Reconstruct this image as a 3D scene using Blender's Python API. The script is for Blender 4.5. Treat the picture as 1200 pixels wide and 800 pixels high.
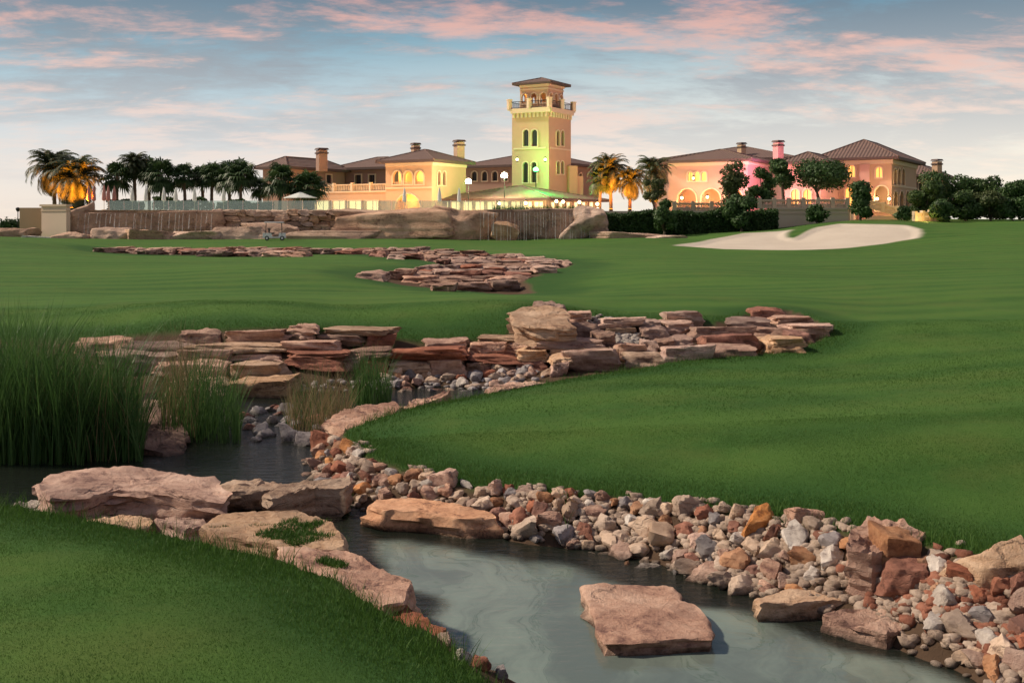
import bpy, bmesh, math, random
import numpy as np
from mathutils import Vector, Matrix
R = math.radians
for o in list(bpy.data.objects): bpy.data.objects.remove(o)
scene = bpy.context.scene
COL = scene.collection

# ------------------------------------------------------------------ camera
F = 1333.0; HZ = 262.0; CAMZ = 3.0          # focal length in photo pixels, horizon row, eye height above the pond
cam = bpy.data.objects.new('camera', bpy.data.cameras.new('camera')); COL.objects.link(cam)
cam.location = (0, 0, CAMZ); cam.rotation_euler = (R(90), 0, 0)
cam.data.sensor_width = 36.0; cam.data.lens = F / 1200 * 36
cam.data.shift_y = -(400 - HZ) / 1200; cam.data.clip_start = 0.1; cam.data.clip_end = 9000
scene.camera = cam

# ------------------------------------------------------------------ sky and sun
SUN_AZ, SUN_EL = R(-80), R(40)              # azimuth from +Y towards +X
world = bpy.data.worlds.new('World'); scene.world = world; world.use_nodes = True
wt = world.node_tree; wt.nodes.clear()
def nd(nt, typ, ins=None, **props):
    n = nt.nodes.new(typ)
    for k, v in props.items(): setattr(n, k, v)
    for k, v in (ins or {}).items():
        s = n.inputs[k]
        if isinstance(v, bpy.types.NodeSocket): nt.links.new(v, s)
        else:
            if s.type == 'RGBA' and len(v) == 3: v = (*v, 1)
            s.default_value = v
    return n
def ramp(nt, fac, stops, interp='LINEAR'):
    n = nt.nodes.new('ShaderNodeValToRGB'); n.color_ramp.interpolation = interp
    el = n.color_ramp.elements
    while len(el) > 1: el.remove(el[-1])
    el[0].position = stops[0][0]; el[0].color = (*stops[0][1], 1)
    for p, c in stops[1:]:
        e = el.new(p); e.color = (*c, 1)
    nt.links.new(fac, n.inputs[0]); return n.outputs[0]
def mth(nt, op, a, b=None, c=None, clamp=False):
    n = nt.nodes.new('ShaderNodeMath'); n.operation = op; n.use_clamp = clamp
    for i, v in enumerate((a, b, c)):
        if v is None: continue
        if isinstance(v, bpy.types.NodeSocket): nt.links.new(v, n.inputs[i])
        else: n.inputs[i].default_value = v
    return n.outputs[0]
def mixc(nt, f, a, b, mode='MIX'):
    n = nt.nodes.new('ShaderNodeMix'); n.data_type = 'RGBA'; n.blend_type = mode
    for i, v in ((0, f), (6, a), (7, b)):
        if isinstance(v, bpy.types.NodeSocket): nt.links.new(v, n.inputs[i])
        else: n.inputs[i].default_value = v if i == 0 else (*v, 1)
    return n.outputs[2]
def g(*c):                                   # sRGB 0-255 -> linear
    return tuple(((x/255)/12.92 if x/255 <= .04045 else ((x/255+.055)/1.055)**2.4) for x in c)
def noise(nt, vec, scale, detail=4, rough=.55, dist=0.0):
    return nd(nt, 'ShaderNodeTexNoise', {'Vector': vec, 'Scale': scale, 'Detail': detail, 'Roughness': rough, 'Distortion': dist}).outputs[0]

tc = nd(wt, 'ShaderNodeTexCoord')
sp = nd(wt, 'ShaderNodeSeparateXYZ', {0: tc.outputs['Generated']})
zc = mth(wt, 'MAXIMUM', sp.outputs[2], 0.0)
base = ramp(wt, zc, [(0, g(244,228,212)), (.035, g(234,226,218)), (.075, g(212,216,218)), (.115, g(178,200,210)), (.16, g(122,166,186)), (.21, g(74,132,162)), (.35, g(62,112,146)), (.6, g(60,98,130)), (1, g(58,88,118))])
# warmer and lighter towards the place where the sun went down (right of the view)
sx = nd(wt, 'ShaderNodeVectorMath', {0: tc.outputs['Generated'], 1: (math.sin(R(36)), math.cos(R(36)), 0.0)}, operation='DOT_PRODUCT').outputs['Value']
glow = mth(wt, 'MULTIPLY', nd(wt, 'ShaderNodeMapRange', {0: sx, 1: .66, 2: 1.0}).outputs[0], nd(wt, 'ShaderNodeMapRange', {0: zc, 1: .19, 2: .0}).outputs[0])
base = mixc(wt, mth(wt, 'MULTIPLY', glow, 1.0), base, g(255,246,226))
# cloud sheet: directions projected on a flat layer overhead
den = mth(wt, 'ADD', zc, .16)
cl = nd(wt, 'ShaderNodeCombineXYZ', {0: mth(wt, 'DIVIDE', sp.outputs[0], den), 1: mth(wt, 'DIVIDE', sp.outputs[1], den), 2: 0.0}).outputs[0]
clr = nd(wt, 'ShaderNodeMapping', {0: cl, 1: (.35, .1, 0), 2: (0, 0, R(-30)), 3: (.8, 1.25, 1)}).outputs[0]
n1 = noise(wt, clr, .95, 10, .66, .3)
n2 = noise(wt, nd(wt, 'ShaderNodeMapping', {0: clr, 1: (7.3, 2.1, 0)}).outputs[0], 1.4, 8, .62, .3)
n4 = noise(wt, nd(wt, 'ShaderNodeMapping', {0: clr, 1: (3.3, 9.1, 0)}).outputs[0], 5.0, 8, .66, .2)
sidew = nd(wt, 'ShaderNodeMapRange', {0: sp.outputs[0], 1: -.4, 2: .35, 3: .0, 4: .07}).outputs[0]
m1 = nd(wt, 'ShaderNodeMapRange', {0: mth(wt, 'ADD', mth(wt, 'ADD', mth(wt, 'MULTIPLY', n1, .72), mth(wt, 'MULTIPLY', n4, .28)), sidew), 1: .405, 2: .575}, interpolation_type='SMOOTHSTEP').outputs[0]
pinkm = nd(wt, 'ShaderNodeMapRange', {0: mth(wt, 'ADD', mth(wt, 'MULTIPLY', n2, .7), mth(wt, 'MULTIPLY', n4, .3)), 1: .47, 2: .59}, interpolation_type='SMOOTHSTEP').outputs[0]
hi = nd(wt, 'ShaderNodeMapRange', {0: zc, 1: .04, 2: .20}).outputs[0]
greyc = mixc(wt, hi, g(206,202,202), g(96,120,138))
pinkc = mixc(wt, hi, g(252,226,210), g(220,162,150))
clc = mixc(wt, pinkm, greyc, pinkc)
fade = nd(wt, 'ShaderNodeMapRange', {0: zc, 1: .03, 2: .13, 3: .22, 4: .9}).outputs[0]
skyc = mixc(wt, mth(wt, 'MULTIPLY', m1, fade), base, clc)
nsk = nd(wt, 'ShaderNodeTexSky', sky_type='NISHITA', sun_disc=False, sun_elevation=SUN_EL, sun_rotation=SUN_AZ, air_density=1.2, dust_density=1.5)
skyn = mixc(wt, 1.0, nd(wt, 'ShaderNodeVectorMath', {0: nsk.outputs[0], 'Scale': .006}, operation='SCALE').outputs[0], skyc, 'ADD')
bg = nd(wt, 'ShaderNodeBackground', {0: skyn, 1: 1.02})
wo = nd(wt, 'ShaderNodeOutputWorld', {0: bg.outputs[0]})

sd = bpy.data.lights.new('sun', 'SUN'); sd.energy = 5.0; sd.angle = R(4); sd.color = (1.0, .83, .66)
sun = bpy.data.objects.new('sun', sd); COL.objects.link(sun); sun.location = (-40, 40, 60)
sv = Vector((math.sin(SUN_AZ)*math.cos(SUN_EL), math.cos(SUN_AZ)*math.cos(SUN_EL), math.sin(SUN_EL)))
sun.rotation_euler = (-sv).to_track_quat('-Z', 'Y').to_euler()

vs = scene.view_settings
vs.view_transform = 'Standard'; vs.look = 'None'; vs.gamma = 1; vs.use_curve_mapping = False
vs.exposure = 0.0
scene.render.engine = 'CYCLES'

# ------------------------------------------------------------------ helpers
rng = np.random.default_rng(7); random.seed(7)
def at(px, d): return (px - 600) / F * d
def zat(py, d): return CAMZ - (py - HZ) / F * d
def dat(py, z): return (CAMZ - z) * F / (py - HZ)
def PX(px, py, z):
    d = dat(py, z); return (at(px, d), d)
def W(px, py, d): return np.array((at(px, d), d, zat(py, d)))

def _h(ix, iy, iz, s):
    n = (ix * 374761393 + iy * 668265263 + iz * 2147483647 + s * 974634777) & 0xffffffff
    n = ((n ^ (n >> 13)) * 1274126177) & 0xffffffff
    n = n ^ (n >> 16)
    return (n & 0xffff) / 32767.5 - 1.0
def vnoise(p, seed=0):
    p = np.asarray(p, float); i = np.floor(p).astype(np.int64); f = p - i; f = f*f*(3-2*f)
    x, y, z = i[:, 0], i[:, 1], i[:, 2]; r = 0
    for dx in (0, 1):
        wx = f[:, 0] if dx else 1 - f[:, 0]
        for dy in (0, 1):
            wy = f[:, 1] if dy else 1 - f[:, 1]
            for dz in (0, 1):
                wz = f[:, 2] if dz else 1 - f[:, 2]
                r = r + wx*wy*wz*_h(x+dx, y+dy, z+dz, seed)
    return r
def fbm(p, octv=4, seed=0, gain=.5):
    p = np.asarray(p, float); a, s, r = 1.0, 1.0, 0
    for k in range(octv):
        r = r + a*vnoise(p*s + k*17.3, seed+k); a *= gain; s *= 2.03
    return r
def sstep(a, b, x):
    t = np.clip((x-a)/(b-a), 0, 1); return t*t*(3-2*t)
def sdf(poly, x, y):                           # signed distance to a polygon, negative inside
    P = np.asarray(poly, float); x = np.asarray(x, float); y = np.asarray(y, float)
    best = np.full(x.shape, 1e18); ins = np.zeros(x.shape, bool)
    for i in range(len(P)):
        ax, ay = P[i]; bx_, by_ = P[(i+1) % len(P)]
        ex, ey = bx_-ax, by_-ay; L = ex*ex+ey*ey+1e-12
        t = np.clip(((x-ax)*ex+(y-ay)*ey)/L, 0, 1)
        best = np.minimum(best, (x-ax-t*ex)**2+(y-ay-t*ey)**2)
        c = ((ay > y) != (by_ > y))
        ins ^= c & (x < ex*(y-ay)/((by_-ay) if by_ != ay else 1e-9)+ax)
    d = np.sqrt(best); return np.where(ins, -d, d)

def mesh_np(name, V, Fc, mats=(), smooth=False, attrs=None):
    V = np.asarray(V, np.float32); me = bpy.data.meshes.new(name)
    if isinstance(Fc, np.ndarray):
        n, k = Fc.shape; loops = Fc.astype(np.int32).ravel(); starts = np.arange(0, n*k, k, dtype=np.int32); tot = np.full(n, k, np.int32)
    else:
        tot = np.array([len(f) for f in Fc], np.int32); n = len(Fc)
        starts = np.concatenate(([0], np.cumsum(tot)[:-1])).astype(np.int32); loops = np.array([i for f in Fc for i in f], np.int32)
    me.vertices.add(len(V)); me.vertices.foreach_set('co', V.ravel())
    me.loops.add(len(loops)); me.loops.foreach_set('vertex_index', loops)
    me.polygons.add(n); me.polygons.foreach_set('loop_start', starts)
    try: me.polygons.foreach_set('loop_total', tot)
    except Exception: pass
    for m in mats: me.materials.append(m)
    if attrs:
        for an, av in attrs.items():
            a = me.attributes.new(an, 'FLOAT', 'POINT'); a.data.foreach_set('value', np.asarray(av, np.float32))
    me.update(calc_edges=True)
    me.polygons.foreach_set('use_smooth', np.full(n, bool(smooth)))
    return me
def link(name, me, parent=None, loc=None, rz=0, scale=None):
    o = bpy.data.objects.new(name, me); COL.objects.link(o)
    if parent is not None: o.parent = parent
    if loc is not None: o.location = loc
    if rz: o.rotation_euler = (0, 0, rz)
    if scale is not None: o.scale = scale
    return o
def tag(o, label, cat, group=None, kind=None):
    o['label'] = label; o['category'] = cat
    if group: o['group'] = group
    o['kind'] = kind or 'thing'
    return o
def struct(o): o['kind'] = 'structure'; return o
def empty(name, loc, rz=0):
    o = bpy.data.objects.new(name, None); COL.objects.link(o); o.location = loc; o.rotation_euler = (0, 0, rz)
    o.empty_display_size = .2; return o
def copy_tree(o, parent=None):
    c = o.copy(); COL.objects.link(c)
    if parent is not None: c.parent = parent
    for ch in list(o.children): copy_tree(ch, c)
    return c
def own(name, V, Fc, mats, smooth=False, parent=None, rel=None):
    """mesh given in world coordinates -> object with its origin at its base (rel: parent's location)"""
    V = np.asarray(V, float)
    if parent is None:
        c = np.array(((V[:, 0].min()+V[:, 0].max())/2, (V[:, 1].min()+V[:, 1].max())/2, V[:, 2].min()))
        return link(name, mesh_np(name, V-c, Fc, mats, smooth), None, tuple(c))
    c = np.array(rel if rel is not None else parent.location)
    return link(name, mesh_np(name, V-c, Fc, mats, smooth), parent)
class MB:
    def __init__(s): s.V = []; s.F = []
    def add(s, V, Fc):
        n = len(s.V); s.V += [tuple(v) for v in V]; s.F += [tuple(i+n for i in f) for f in Fc]; return s
    def box(s, c, size, rz=0, top=1.0):
        sx, sy, sz = (q/2 for q in size); ca, sa = math.cos(rz), math.sin(rz); V = []
        for zz, k in ((-sz, 1.0), (sz, top)):
            for xx, yy in ((-sx, -sy), (sx, -sy), (sx, sy), (-sx, sy)):
                X, Y = xx*k, yy*k
                V.append((c[0]+X*ca-Y*sa, c[1]+X*sa+Y*ca, c[2]+zz))
        return s.add(V, [(3,2,1,0),(4,5,6,7),(0,1,5,4),(1,2,6,5),(2,3,7,6),(3,0,4,7)])
    def tube(s, pts, rad, n=8):
        pts = [Vector(p) for p in pts]; V = []; Fc = []
        if not hasattr(rad, '__len__'): rad = [rad]*len(pts)
        for i, p in enumerate(pts):
            t = (pts[min(i+1, len(pts)-1)] - pts[max(i-1, 0)]).normalized()
            a = t.orthogonal().normalized() if abs(t.z) < .9 else Vector((1,0,0)).cross(t).normalized(); b = t.cross(a)
            for k in range(n):
                q = 2*math.pi*k/n; V.append(p + (a*math.cos(q)+b*math.sin(q))*rad[i])
        for i in range(len(pts)-1):
            for k in range(n): Fc.append((i*n+k, i*n+(k+1) % n, (i+1)*n+(k+1) % n, (i+1)*n+k))
        Fc.append(tuple(range(n-1, -1, -1))); Fc.append(tuple((len(pts)-1)*n+k for k in range(n)))
        return s.add(V, Fc)
    def lathe(s, c, prof, n=12):
        V = []; Fc = []
        for r, z in prof:
            for k in range(n): V.append((c[0]+r*math.cos(2*math.pi*k/n), c[1]+r*math.sin(2*math.pi*k/n), c[2]+z))
        for i in range(len(prof)-1):
            for k in range(n): Fc.append((i*n+k, i*n+(k+1) % n, (i+1)*n+(k+1) % n, (i+1)*n+k))
        Fc.append(tuple(range(n-1, -1, -1))); Fc.append(tuple((len(prof)-1)*n+k for k in range(n)))
        return s.add(V, Fc)
    def build(s, name, mat, parent=None, smooth=False):
        return own(name, s.V, s.F, [mat], smooth, parent)

# ------------------------------------------------------------------ materials
def newmat(name):
    m = bpy.data.materials.new(name); m.use_nodes = True; nt = m.node_tree; nt.nodes.clear()
    b = nd(nt, 'ShaderNodeBsdfPrincipled'); o = nd(nt, 'ShaderNodeOutputMaterial', {0: b.outputs[0]})
    return m, nt, b
def pos(nt): return nd(nt, 'ShaderNodeNewGeometry').outputs['Position']
def bump(nt, b, h, strength, dist):
    n = nd(nt, 'ShaderNodeBump', {'Strength': strength, 'Distance': dist, 'Height': h}); nt.links.new(n.outputs[0], b.inputs['Normal']); return n
def plain(name, col, rough=.7, var=.12, scale=2.0, metal=0.0, bmp=0.0, spec=.5):
    m, nt, b = newmat(name); n = noise(nt, pos(nt), scale, 5, .6)
    c = mixc(nt, n, tuple(x*(1-var) for x in col), tuple(min(1, x*(1+var)) for x in col))
    nt.links.new(c, b.inputs['Base Color']); b.inputs['Roughness'].default_value = rough; b.inputs['Metallic'].default_value = metal
    b.inputs['Specular IOR Level'].default_value = spec
    if bmp: bump(nt, b, noise(nt, pos(nt), scale*6, 4), bmp, .02)
    return m
def emis(name, col, strength):
    m, nt, b = newmat(name); b.inputs['Base Color'].default_value = (*col, 1)
    b.inputs['Emission Color'].default_value = (*col, 1); b.inputs['Emission Strength'].default_value = strength; return m
def rockmat(name, light, mid, dark, k=1.0, strata=1.0, wet=True, vary=.25, bs=1.0):
    m, nt, b = newmat(name); p = pos(nt)
    oi = nd(nt, 'ShaderNodeObjectInfo').outputs['Random']
    pv = nd(nt, 'ShaderNodeVectorMath', {0: p, 1: nd(nt, 'ShaderNodeCombineXYZ', {0: mth(nt, 'MULTIPLY', oi, 37.0), 1: mth(nt, 'MULTIPLY', oi, 91.0), 2: 0.0}).outputs[0]}, operation='ADD').outputs[0]
    pw = nd(nt, 'ShaderNodeMapping', {0: pv, 2: (R(7), R(-5), 0), 3: (k, k, k*(1+5*strata))}).outputs[0]
    n1 = noise(nt, pw, 1.6, 8, .62, .6); n2 = noise(nt, pv, 1.1*k, 4, .55); n3 = noise(nt, pv, 14*k, 8, .7)
    n5 = noise(nt, pv, 70*k, 4, .7)
    f = mth(nt, 'ADD', mth(nt, 'MULTIPLY', n1, .62), mth(nt, 'MULTIPLY', n3, .38))
    c = ramp(nt, f, [(.38, dark), (.46, mid), (.54, tuple((a+e)/2 for a, e in zip(mid, light))), (.62, light)])
    c = mixc(nt, nd(nt, 'ShaderNodeMapRange', {0: n2, 1: .42, 2: .66}).outputs[0], c, mixc(nt, .6, c, dark))
    c = mixc(nt, mth(nt, 'MULTIPLY', nd(nt, 'ShaderNodeMapRange', {0: n5, 1: .35, 2: .75}).outputs[0], .35), c, mixc(nt, .45, c, light))
    pc_ = nd(nt, 'ShaderNodeVectorMath', {0: pw, 1: nd(nt, 'ShaderNodeVectorMath', {0: nd(nt, 'ShaderNodeTexNoise', {'Vector': pv, 'Scale': 5*k, 'Detail': 4.0}).outputs['Color'], 'Scale': .55}, operation='SCALE').outputs[0]}, operation='ADD').outputs[0]
    vor = nd(nt, 'ShaderNodeTexVoronoi', {'Vector': pc_, 'Scale': .85}, feature='DISTANCE_TO_EDGE').outputs['Distance']
    crk = mth(nt, 'MULTIPLY', nd(nt, 'ShaderNodeMapRange', {0: vor, 1: .0, 2: .03, 3: 1.0, 4: 0.0}).outputs[0], nd(nt, 'ShaderNodeMapRange', {0: noise(nt, pv, 2.4*k, 4, .6), 1: .48, 2: .62}).outputs[0])
    c = mixc(nt, mth(nt, 'MULTIPLY', crk, .45), c, tuple(x*.4 for x in dark))
    hv = nd(nt, 'ShaderNodeHueSaturation', {'Color': c, 'Value': nd(nt, 'ShaderNodeMapRange', {0: oi, 1: 0, 2: 1, 3: 1-vary, 4: 1+vary}).outputs[0], 'Saturation': nd(nt, 'ShaderNodeMapRange', {0: mth(nt, 'FRACT', mth(nt, 'MULTIPLY', oi, 7.3)), 3: .85, 4: 1.15}).outputs[0]}).outputs[0]
    b.inputs['Roughness'].default_value = .82; b.inputs['Specular IOR Level'].default_value = .3
    if wet:                                      # damp, algae-dark band at the waterline
        zz = nd(nt, 'ShaderNodeSeparateXYZ', {0: p}).outputs[2]
        w = nd(nt, 'ShaderNodeMapRange', {0: mth(nt, 'ADD', zz, mth(nt, 'MULTIPLY', n3, .12)), 1: .06, 2: .13, 3: 1.0, 4: 0.0}).outputs[0]
        hv = mixc(nt, mth(nt, 'MULTIPLY', w, .8), hv, (.018, .016, .010)); nt.links.new(nd(nt, 'ShaderNodeMapRange', {0: w, 3: .82, 4: .3}).outputs[0], b.inputs['Roughness'])
    nt.links.new(hv, b.inputs['Base Color'])
    hgt = mth(nt, 'ADD', mth(nt, 'MULTIPLY', n1, .5), mth(nt, 'ADD', mth(nt, 'MULTIPLY', n3, .35), mth(nt, 'MULTIPLY', n5, .22)))
    hgt = mth(nt, 'SUBTRACT', hgt, mth(nt, 'MULTIPLY', crk, .22))
    bump(nt, b, hgt, bs, .09/k); return m
def leafmat(name, c1, c2, trans=.25, rough=.55, spec=.3, scale=.6):
    m, nt, b = newmat(name); a = nd(nt, 'ShaderNodeAttribute', attribute_name='rnd').outputs['Fac']
    n = noise(nt, pos(nt), scale, 3); f = mth(nt, 'ADD', mth(nt, 'MULTIPLY', a, .6), mth(nt, 'MULTIPLY', n, .5), clamp=True)
    c = mixc(nt, f, c1, c2); nt.links.new(c, b.inputs['Base Color']); b.inputs['Roughness'].default_value = rough; b.inputs['Specular IOR Level'].default_value = spec
    t = nd(nt, 'ShaderNodeBsdfTranslucent', {0: c}); mx = nd(nt, 'ShaderNodeMixShader', {0: trans, 1: b.outputs[0], 2: t.outputs[0]})
    o = [q for q in nt.nodes if q.type == 'OUTPUT_MATERIAL'][0]; nt.links.new(mx.outputs[0], o.inputs[0]); return m
M = {}
M['rock_pink'] = rockmat('sandstone_pink', (.74,.53,.41), (.50,.31,.23), (.17,.09,.075))
M['rock_tan'] = rockmat('sandstone_tan', (.76,.56,.39), (.53,.34,.21), (.19,.105,.065))
M['rock_brown'] = rockmat('sandstone_brown', (.52,.36,.27), (.33,.20,.15), (.10,.055,.05))
M['rock_orange'] = rockmat('stone_orange', (.68,.38,.20), (.47,.22,.10), (.18,.075,.04), k=2.2, strata=.2)
M['rock_red'] = rockmat('stone_red', (.46,.22,.15), (.29,.12,.08), (.11,.05,.035), k=2.2, strata=.2)
M['rock_beige'] = rockmat('stone_beige', (.70,.55,.43), (.50,.37,.27), (.20,.135,.10), k=2.2, strata=.2)
M['rock_white'] = rockmat('stone_white', (.72,.67,.60), (.52,.46,.40), (.22,.18,.16), k=2.2, strata=.2)
M['rock_grey'] = rockmat('stone_grey', (.48,.45,.43), (.30,.27,.27), (.12,.105,.105), k=2.2, strata=.2)
M['rock_far'] = rockmat('rockwork_tan', (.74,.54,.40), (.55,.37,.26), (.20,.12,.085), k=.28, strata=.5, wet=False, vary=.15)
M['rock_fall'] = rockmat('rockwork_wet_brown', (.62,.42,.30), (.42,.26,.18), (.17,.10,.07), k=.3, strata=.1, wet=False, vary=.1)
# ------------------------------------------------------------------ terrain
CP = []                                         # control points (x, y, z)
def cp(px, py, d): CP.append((at(px, d), d, zat(py, d)))
for q in [(0,0,1.35),(-4,0,1.35),(4,.5,1.2),(0,-4,1.45),(-6,-4,1.5),(6,-4,1.4),(-14,4,1.1),(14,2,1.0),(30,-3,1.6),(-30,-3,1.6)]: CP.append(q)
for q in [(0,800,5.4),(300,800,5.6),(200,700,7.2),(0,680,7.6),(0,620,9.4),(0,592,10.3),(250,640,9.0),(440,710,7.6),(575,800,6.3),(-300,640,9.5),(-300,600,11),
          # right bank grass edge and mound
          (400,505,14.8),(415,530,13.4),(480,553,12.2),(560,570,11.7),(640,580,11.15),(720,583,11.0),(800,592,10.5),(900,607,9.85),(980,620,9.4),(1090,640,8.8),(1200,660,8.2),(1400,720,7.2),
          (700,500,14),(560,505,14),(900,500,13.5),(1200,500,12.5),(1000,560,11),(1200,575,10.2),(1450,500,12),(800,455,17),(1000,450,17.5),(1200,430,18.5),
          (480,480,16.6),(560,464,17.9),(640,450,18.9),(700,440,19.9),(800,425,21.4),(880,418,22.2),(935,412,23),(978,393,25),(1050,395,24),(1200,395,23.5),
          # ledges behind the reeds
          (190,388,22.3),(345,386,22.2),(-60,395,22),(-250,395,22),(450,397,22.9),(540,398,23.2),(590,396,23.5),(300,470,19.2),(150,472,19.2),(400,470,19.2),(500,455,20.4),(590,440,21),
          (665,364,26),(715,374,25.3),(760,378,25.2),(800,377,25.8),(850,376,26.3),(885,366,27.8),(925,362,28.8),(950,372,27.5),(978,381,26.3),(720,415,22.4),(850,405,23.6),
          (605,363,25.2),(480,365,25.2),(400,369,24.6),(560,362,25.5),(700,360,28),
          # lawn on the left
          (200,350,32),(0,352,32),(400,347,33.5),(560,347,36),(640,348,36),(200,320,48),(0,318,48),(380,322,46),(200,300,72),(0,297,72),(0,283.5,92),(120,295,95),(120,291.5,98),(300,299,89),(300,294,97),(-200,290,80),
          (420,300,74),(520,312,60),(430,322,50),(480,335,46),(550,341,43.5),(600,345,42.5),(625,343,44),(612,330,50),(640,318,58),(674,309,68),(600,300,80),(520,296,88),(430,291,93),(560,310,64),(550,325,52),
          (300,285,112),(300,280,124),(100,284,112),(0,279,115),(500,284,112),(620,285,118),(620,290,100),(700,283,118),(700,290,95),(760,281,115),(780,300,78),(760,320,52),(760,345,36),
          # right lawn, bunker, hill
          (1000,360,32),(1200,355,32),(900,340,40),(1000,320,55),(1200,320,52),(1000,302,82),(1200,302,76),(1400,330,45),
          (790,288,108),(850,293,102),(950,293,102),(1000,291,104),(1060,283,108),(1085,273,114),(1060,264,120),(980,262.5,124),(930,269,122),(925,278,117),(870,273,122),(800,283,115),
          (1150,269,118),(1200,265,122),(1200,281,100),(1100,291,95),(1200,294,88),(1100,262,129),(1200,259,136),(1350,262,130),(1350,285,95),(1000,258,140),(1200,257,162),
          (700,277,126),(800,276,128),(900,270,131),(0,274,140),(-200,275,140),(0,267,200),(-300,266,200)]: cp(*q)
for q in [(-40,135,1.6),(0,135,1.6),(20,140,2.4),(0,200,3),(60,200,3.6),(-60,200,2.7),(0,300,3),(-200,300,2.2),(200,300,3.4),(0,800,2.5),(-700,800,2),(700,800,2.5),(0,3000,2.2),(-2500,3000,2),(2500,3000,2)]: CP.append(q)
CP = np.array(CP)
def uv_(x, y):
    yy = np.maximum(y, -5.2)+6.0; return np.stack((np.clip(x/yy, -1.6, 1.6)*1.7, np.log(yy)), -1)
def _phi(r2): return .5*r2*np.log(r2+1e-9)
_C = uv_(CP[:, 0], CP[:, 1]); _n = len(_C)
_K = _phi(((_C[:, None]-_C[None])**2).sum(-1)) + np.eye(_n)*2e-5
_P = np.concatenate((np.ones((_n, 1)), _C), 1)
_A = np.zeros((_n+3, _n+3)); _A[:_n, :_n] = _K; _A[:_n, _n:] = _P; _A[_n:, :_n] = _P.T
_w = np.linalg.solve(_A, np.concatenate((CP[:, 2], np.zeros(3))))
def tps(x, y):
    x = np.asarray(x, float); y = np.asarray(y, float); q = uv_(x.ravel(), y.ravel()); out = np.empty(len(q))
    for i in range(0, len(q), 20000):
        s = q[i:i+20000]
        out[i:i+20000] = _phi(((s[:, None]-_C[None])**2).sum(-1)) @ _w[:_n] + _w[_n] + s @ _w[_n+1:]
    return out.reshape(x.shape)
def pxd(lst): return [(at(p, d), d) for p, d in lst]
POND = pxd([(-250,22),(-50,22.3),(190,22.3),(345,22.2),(450,22.9),(540,23.2),(590,23.5),(612,24.6),(650,26),(672,26),(715,25.3),(760,25.2),(800,25.8),(850,26.3),(885,27.8),(925,28.8),(950,27.5),(978,26.3),(975,25.2),(935,23.2),(880,22.5),(800,21.7),(700,20.2),(640,19.2),(560,18.2),(480,16.9),(440,15.9),
            (400,14.8),(415,13.4),(480,12.2),(560,11.7),(640,11.15),(720,11.0),(800,10.5),(900,9.85),(980,9.4),(1090,8.8),(1140,8.4),(1200,8.2),(1320,7.4),(1450,5.8),(1500,4.2),(1100,4.0),(800,4.4),(690,5.0),
            (575,6.3),(520,6.85),(440,7.6),(385,8.2),(330,8.6),(250,9.05),(180,9.4),(80,9.95),(0,10.3),(-150,11),(-400,12.5),(-480,16)])
UPPER = pxd([(112,98.5),(300,97),(430,93),(520,88),(600,80),(676,68),(640,58),(614,50),(632,44),(600,42.3),(550,43),(480,46),(428,50),(470,54),(530,60),(505,66),(430,80),(300,89),(112,95)])
BUNK_PX = [(790,287),(815,291),(850,293),(950,293),(1000,291),(1040,287),(1070,279),(1082,272),(1078,266),(1060,263.5),(1020,262.6),(985,262.5),(962,267),(945,275),(930,279),(924,276),(928,268),(900,268.5),(870,273),(830,279)]
BUNK_D = [108,105,102,102,104,106.5,110,114,117,120,122,124,122,119,116,117,122,122.5,122,117]
BUNK = [(at(p[0], d), d) for p, d in zip(BUNK_PX, BUNK_D)]
def pond_sd(x, y):
    x = np.asarray(x, float); y = np.asarray(y, float); s = np.full(x.shape, 50.0); m = (y < 33) & (y > 2)
    if m.any():
        s[m] = sdf(POND, x[m], y[m]) + .07*vnoise(np.stack((x[m]*2.3, y[m]*2.3, 0*x[m]), -1), 3) + .03*vnoise(np.stack((x[m]*9, y[m]*9, 0*x[m]), -1), 4)
    return s
def upper_sd(x, y):
    x = np.asarray(x, float); y = np.asarray(y, float); s = np.full(x.shape, 50.0); m = (y > 36) & (y < 105)
    if m.any(): s[m] = sdf(UPPER, x[m], y[m]) + .35*vnoise(np.stack((x[m]*.6, y[m]*.35, 0*x[m]), -1), 5)
    return s
def zfun(x, y, full=False):
    x = np.asarray(x, float); y = np.asarray(y, float)
    z = tps(x, y); ps = pond_sd(x, y); us = upper_sd(x, y)
    z = z + .035*fbm(np.stack((x*.5, y*.35, 0*x), -1).reshape(-1, 3), 3, 11).reshape(x.shape)*sstep(0, 1.2, np.minimum(ps, us))*sstep(60, 20, y)
    z = z + .16*fbm(np.stack((x*.10, y*.075, 0*x), -1).reshape(-1, 3), 2, 19).reshape(x.shape)*sstep(.3, 4, np.minimum(ps, us))*sstep(27, 36, y)*sstep(118, 95, y)
    z = z + .05*fbm(np.stack((x*.28, y*.2, 0*x), -1).reshape(-1, 3), 2, 23).reshape(x.shape)*sstep(.3, 2.5, ps)*sstep(9, 13, y)*sstep(34, 26, y)
    di = np.maximum(-ps, 0); f = sstep(20.6, 19.0, y)
    deep = np.maximum(np.minimum(z, z-.62*di + .03*vnoise(np.stack((x*4, y*4, 0*x), -1).reshape(-1, 3), 8).reshape(x.shape)*(di > 0)), -.4)
    deep = np.where(di > 0, np.minimum(z, deep), z); sh = z-np.minimum(.14, .5*di)
    z = deep*f+sh*(1-f); z = z-np.minimum(.2, .3*np.maximum(-us, 0))
    return (z, ps, us) if full else z
ui = np.linspace(-.47, .47, 620); uo = np.geomspace(.475, 1.6, 40)
U = np.concatenate((-uo[::-1], ui, uo)); ys = [-4.5]
while ys[-1] < 30: ys.append(ys[-1]+max(.09, .011*max(ys[-1], 0)))
while ys[-1] < 150: ys.append(ys[-1]+.35 if 98 < ys[-1] < 127 else ys[-1]*1.0085)
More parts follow.
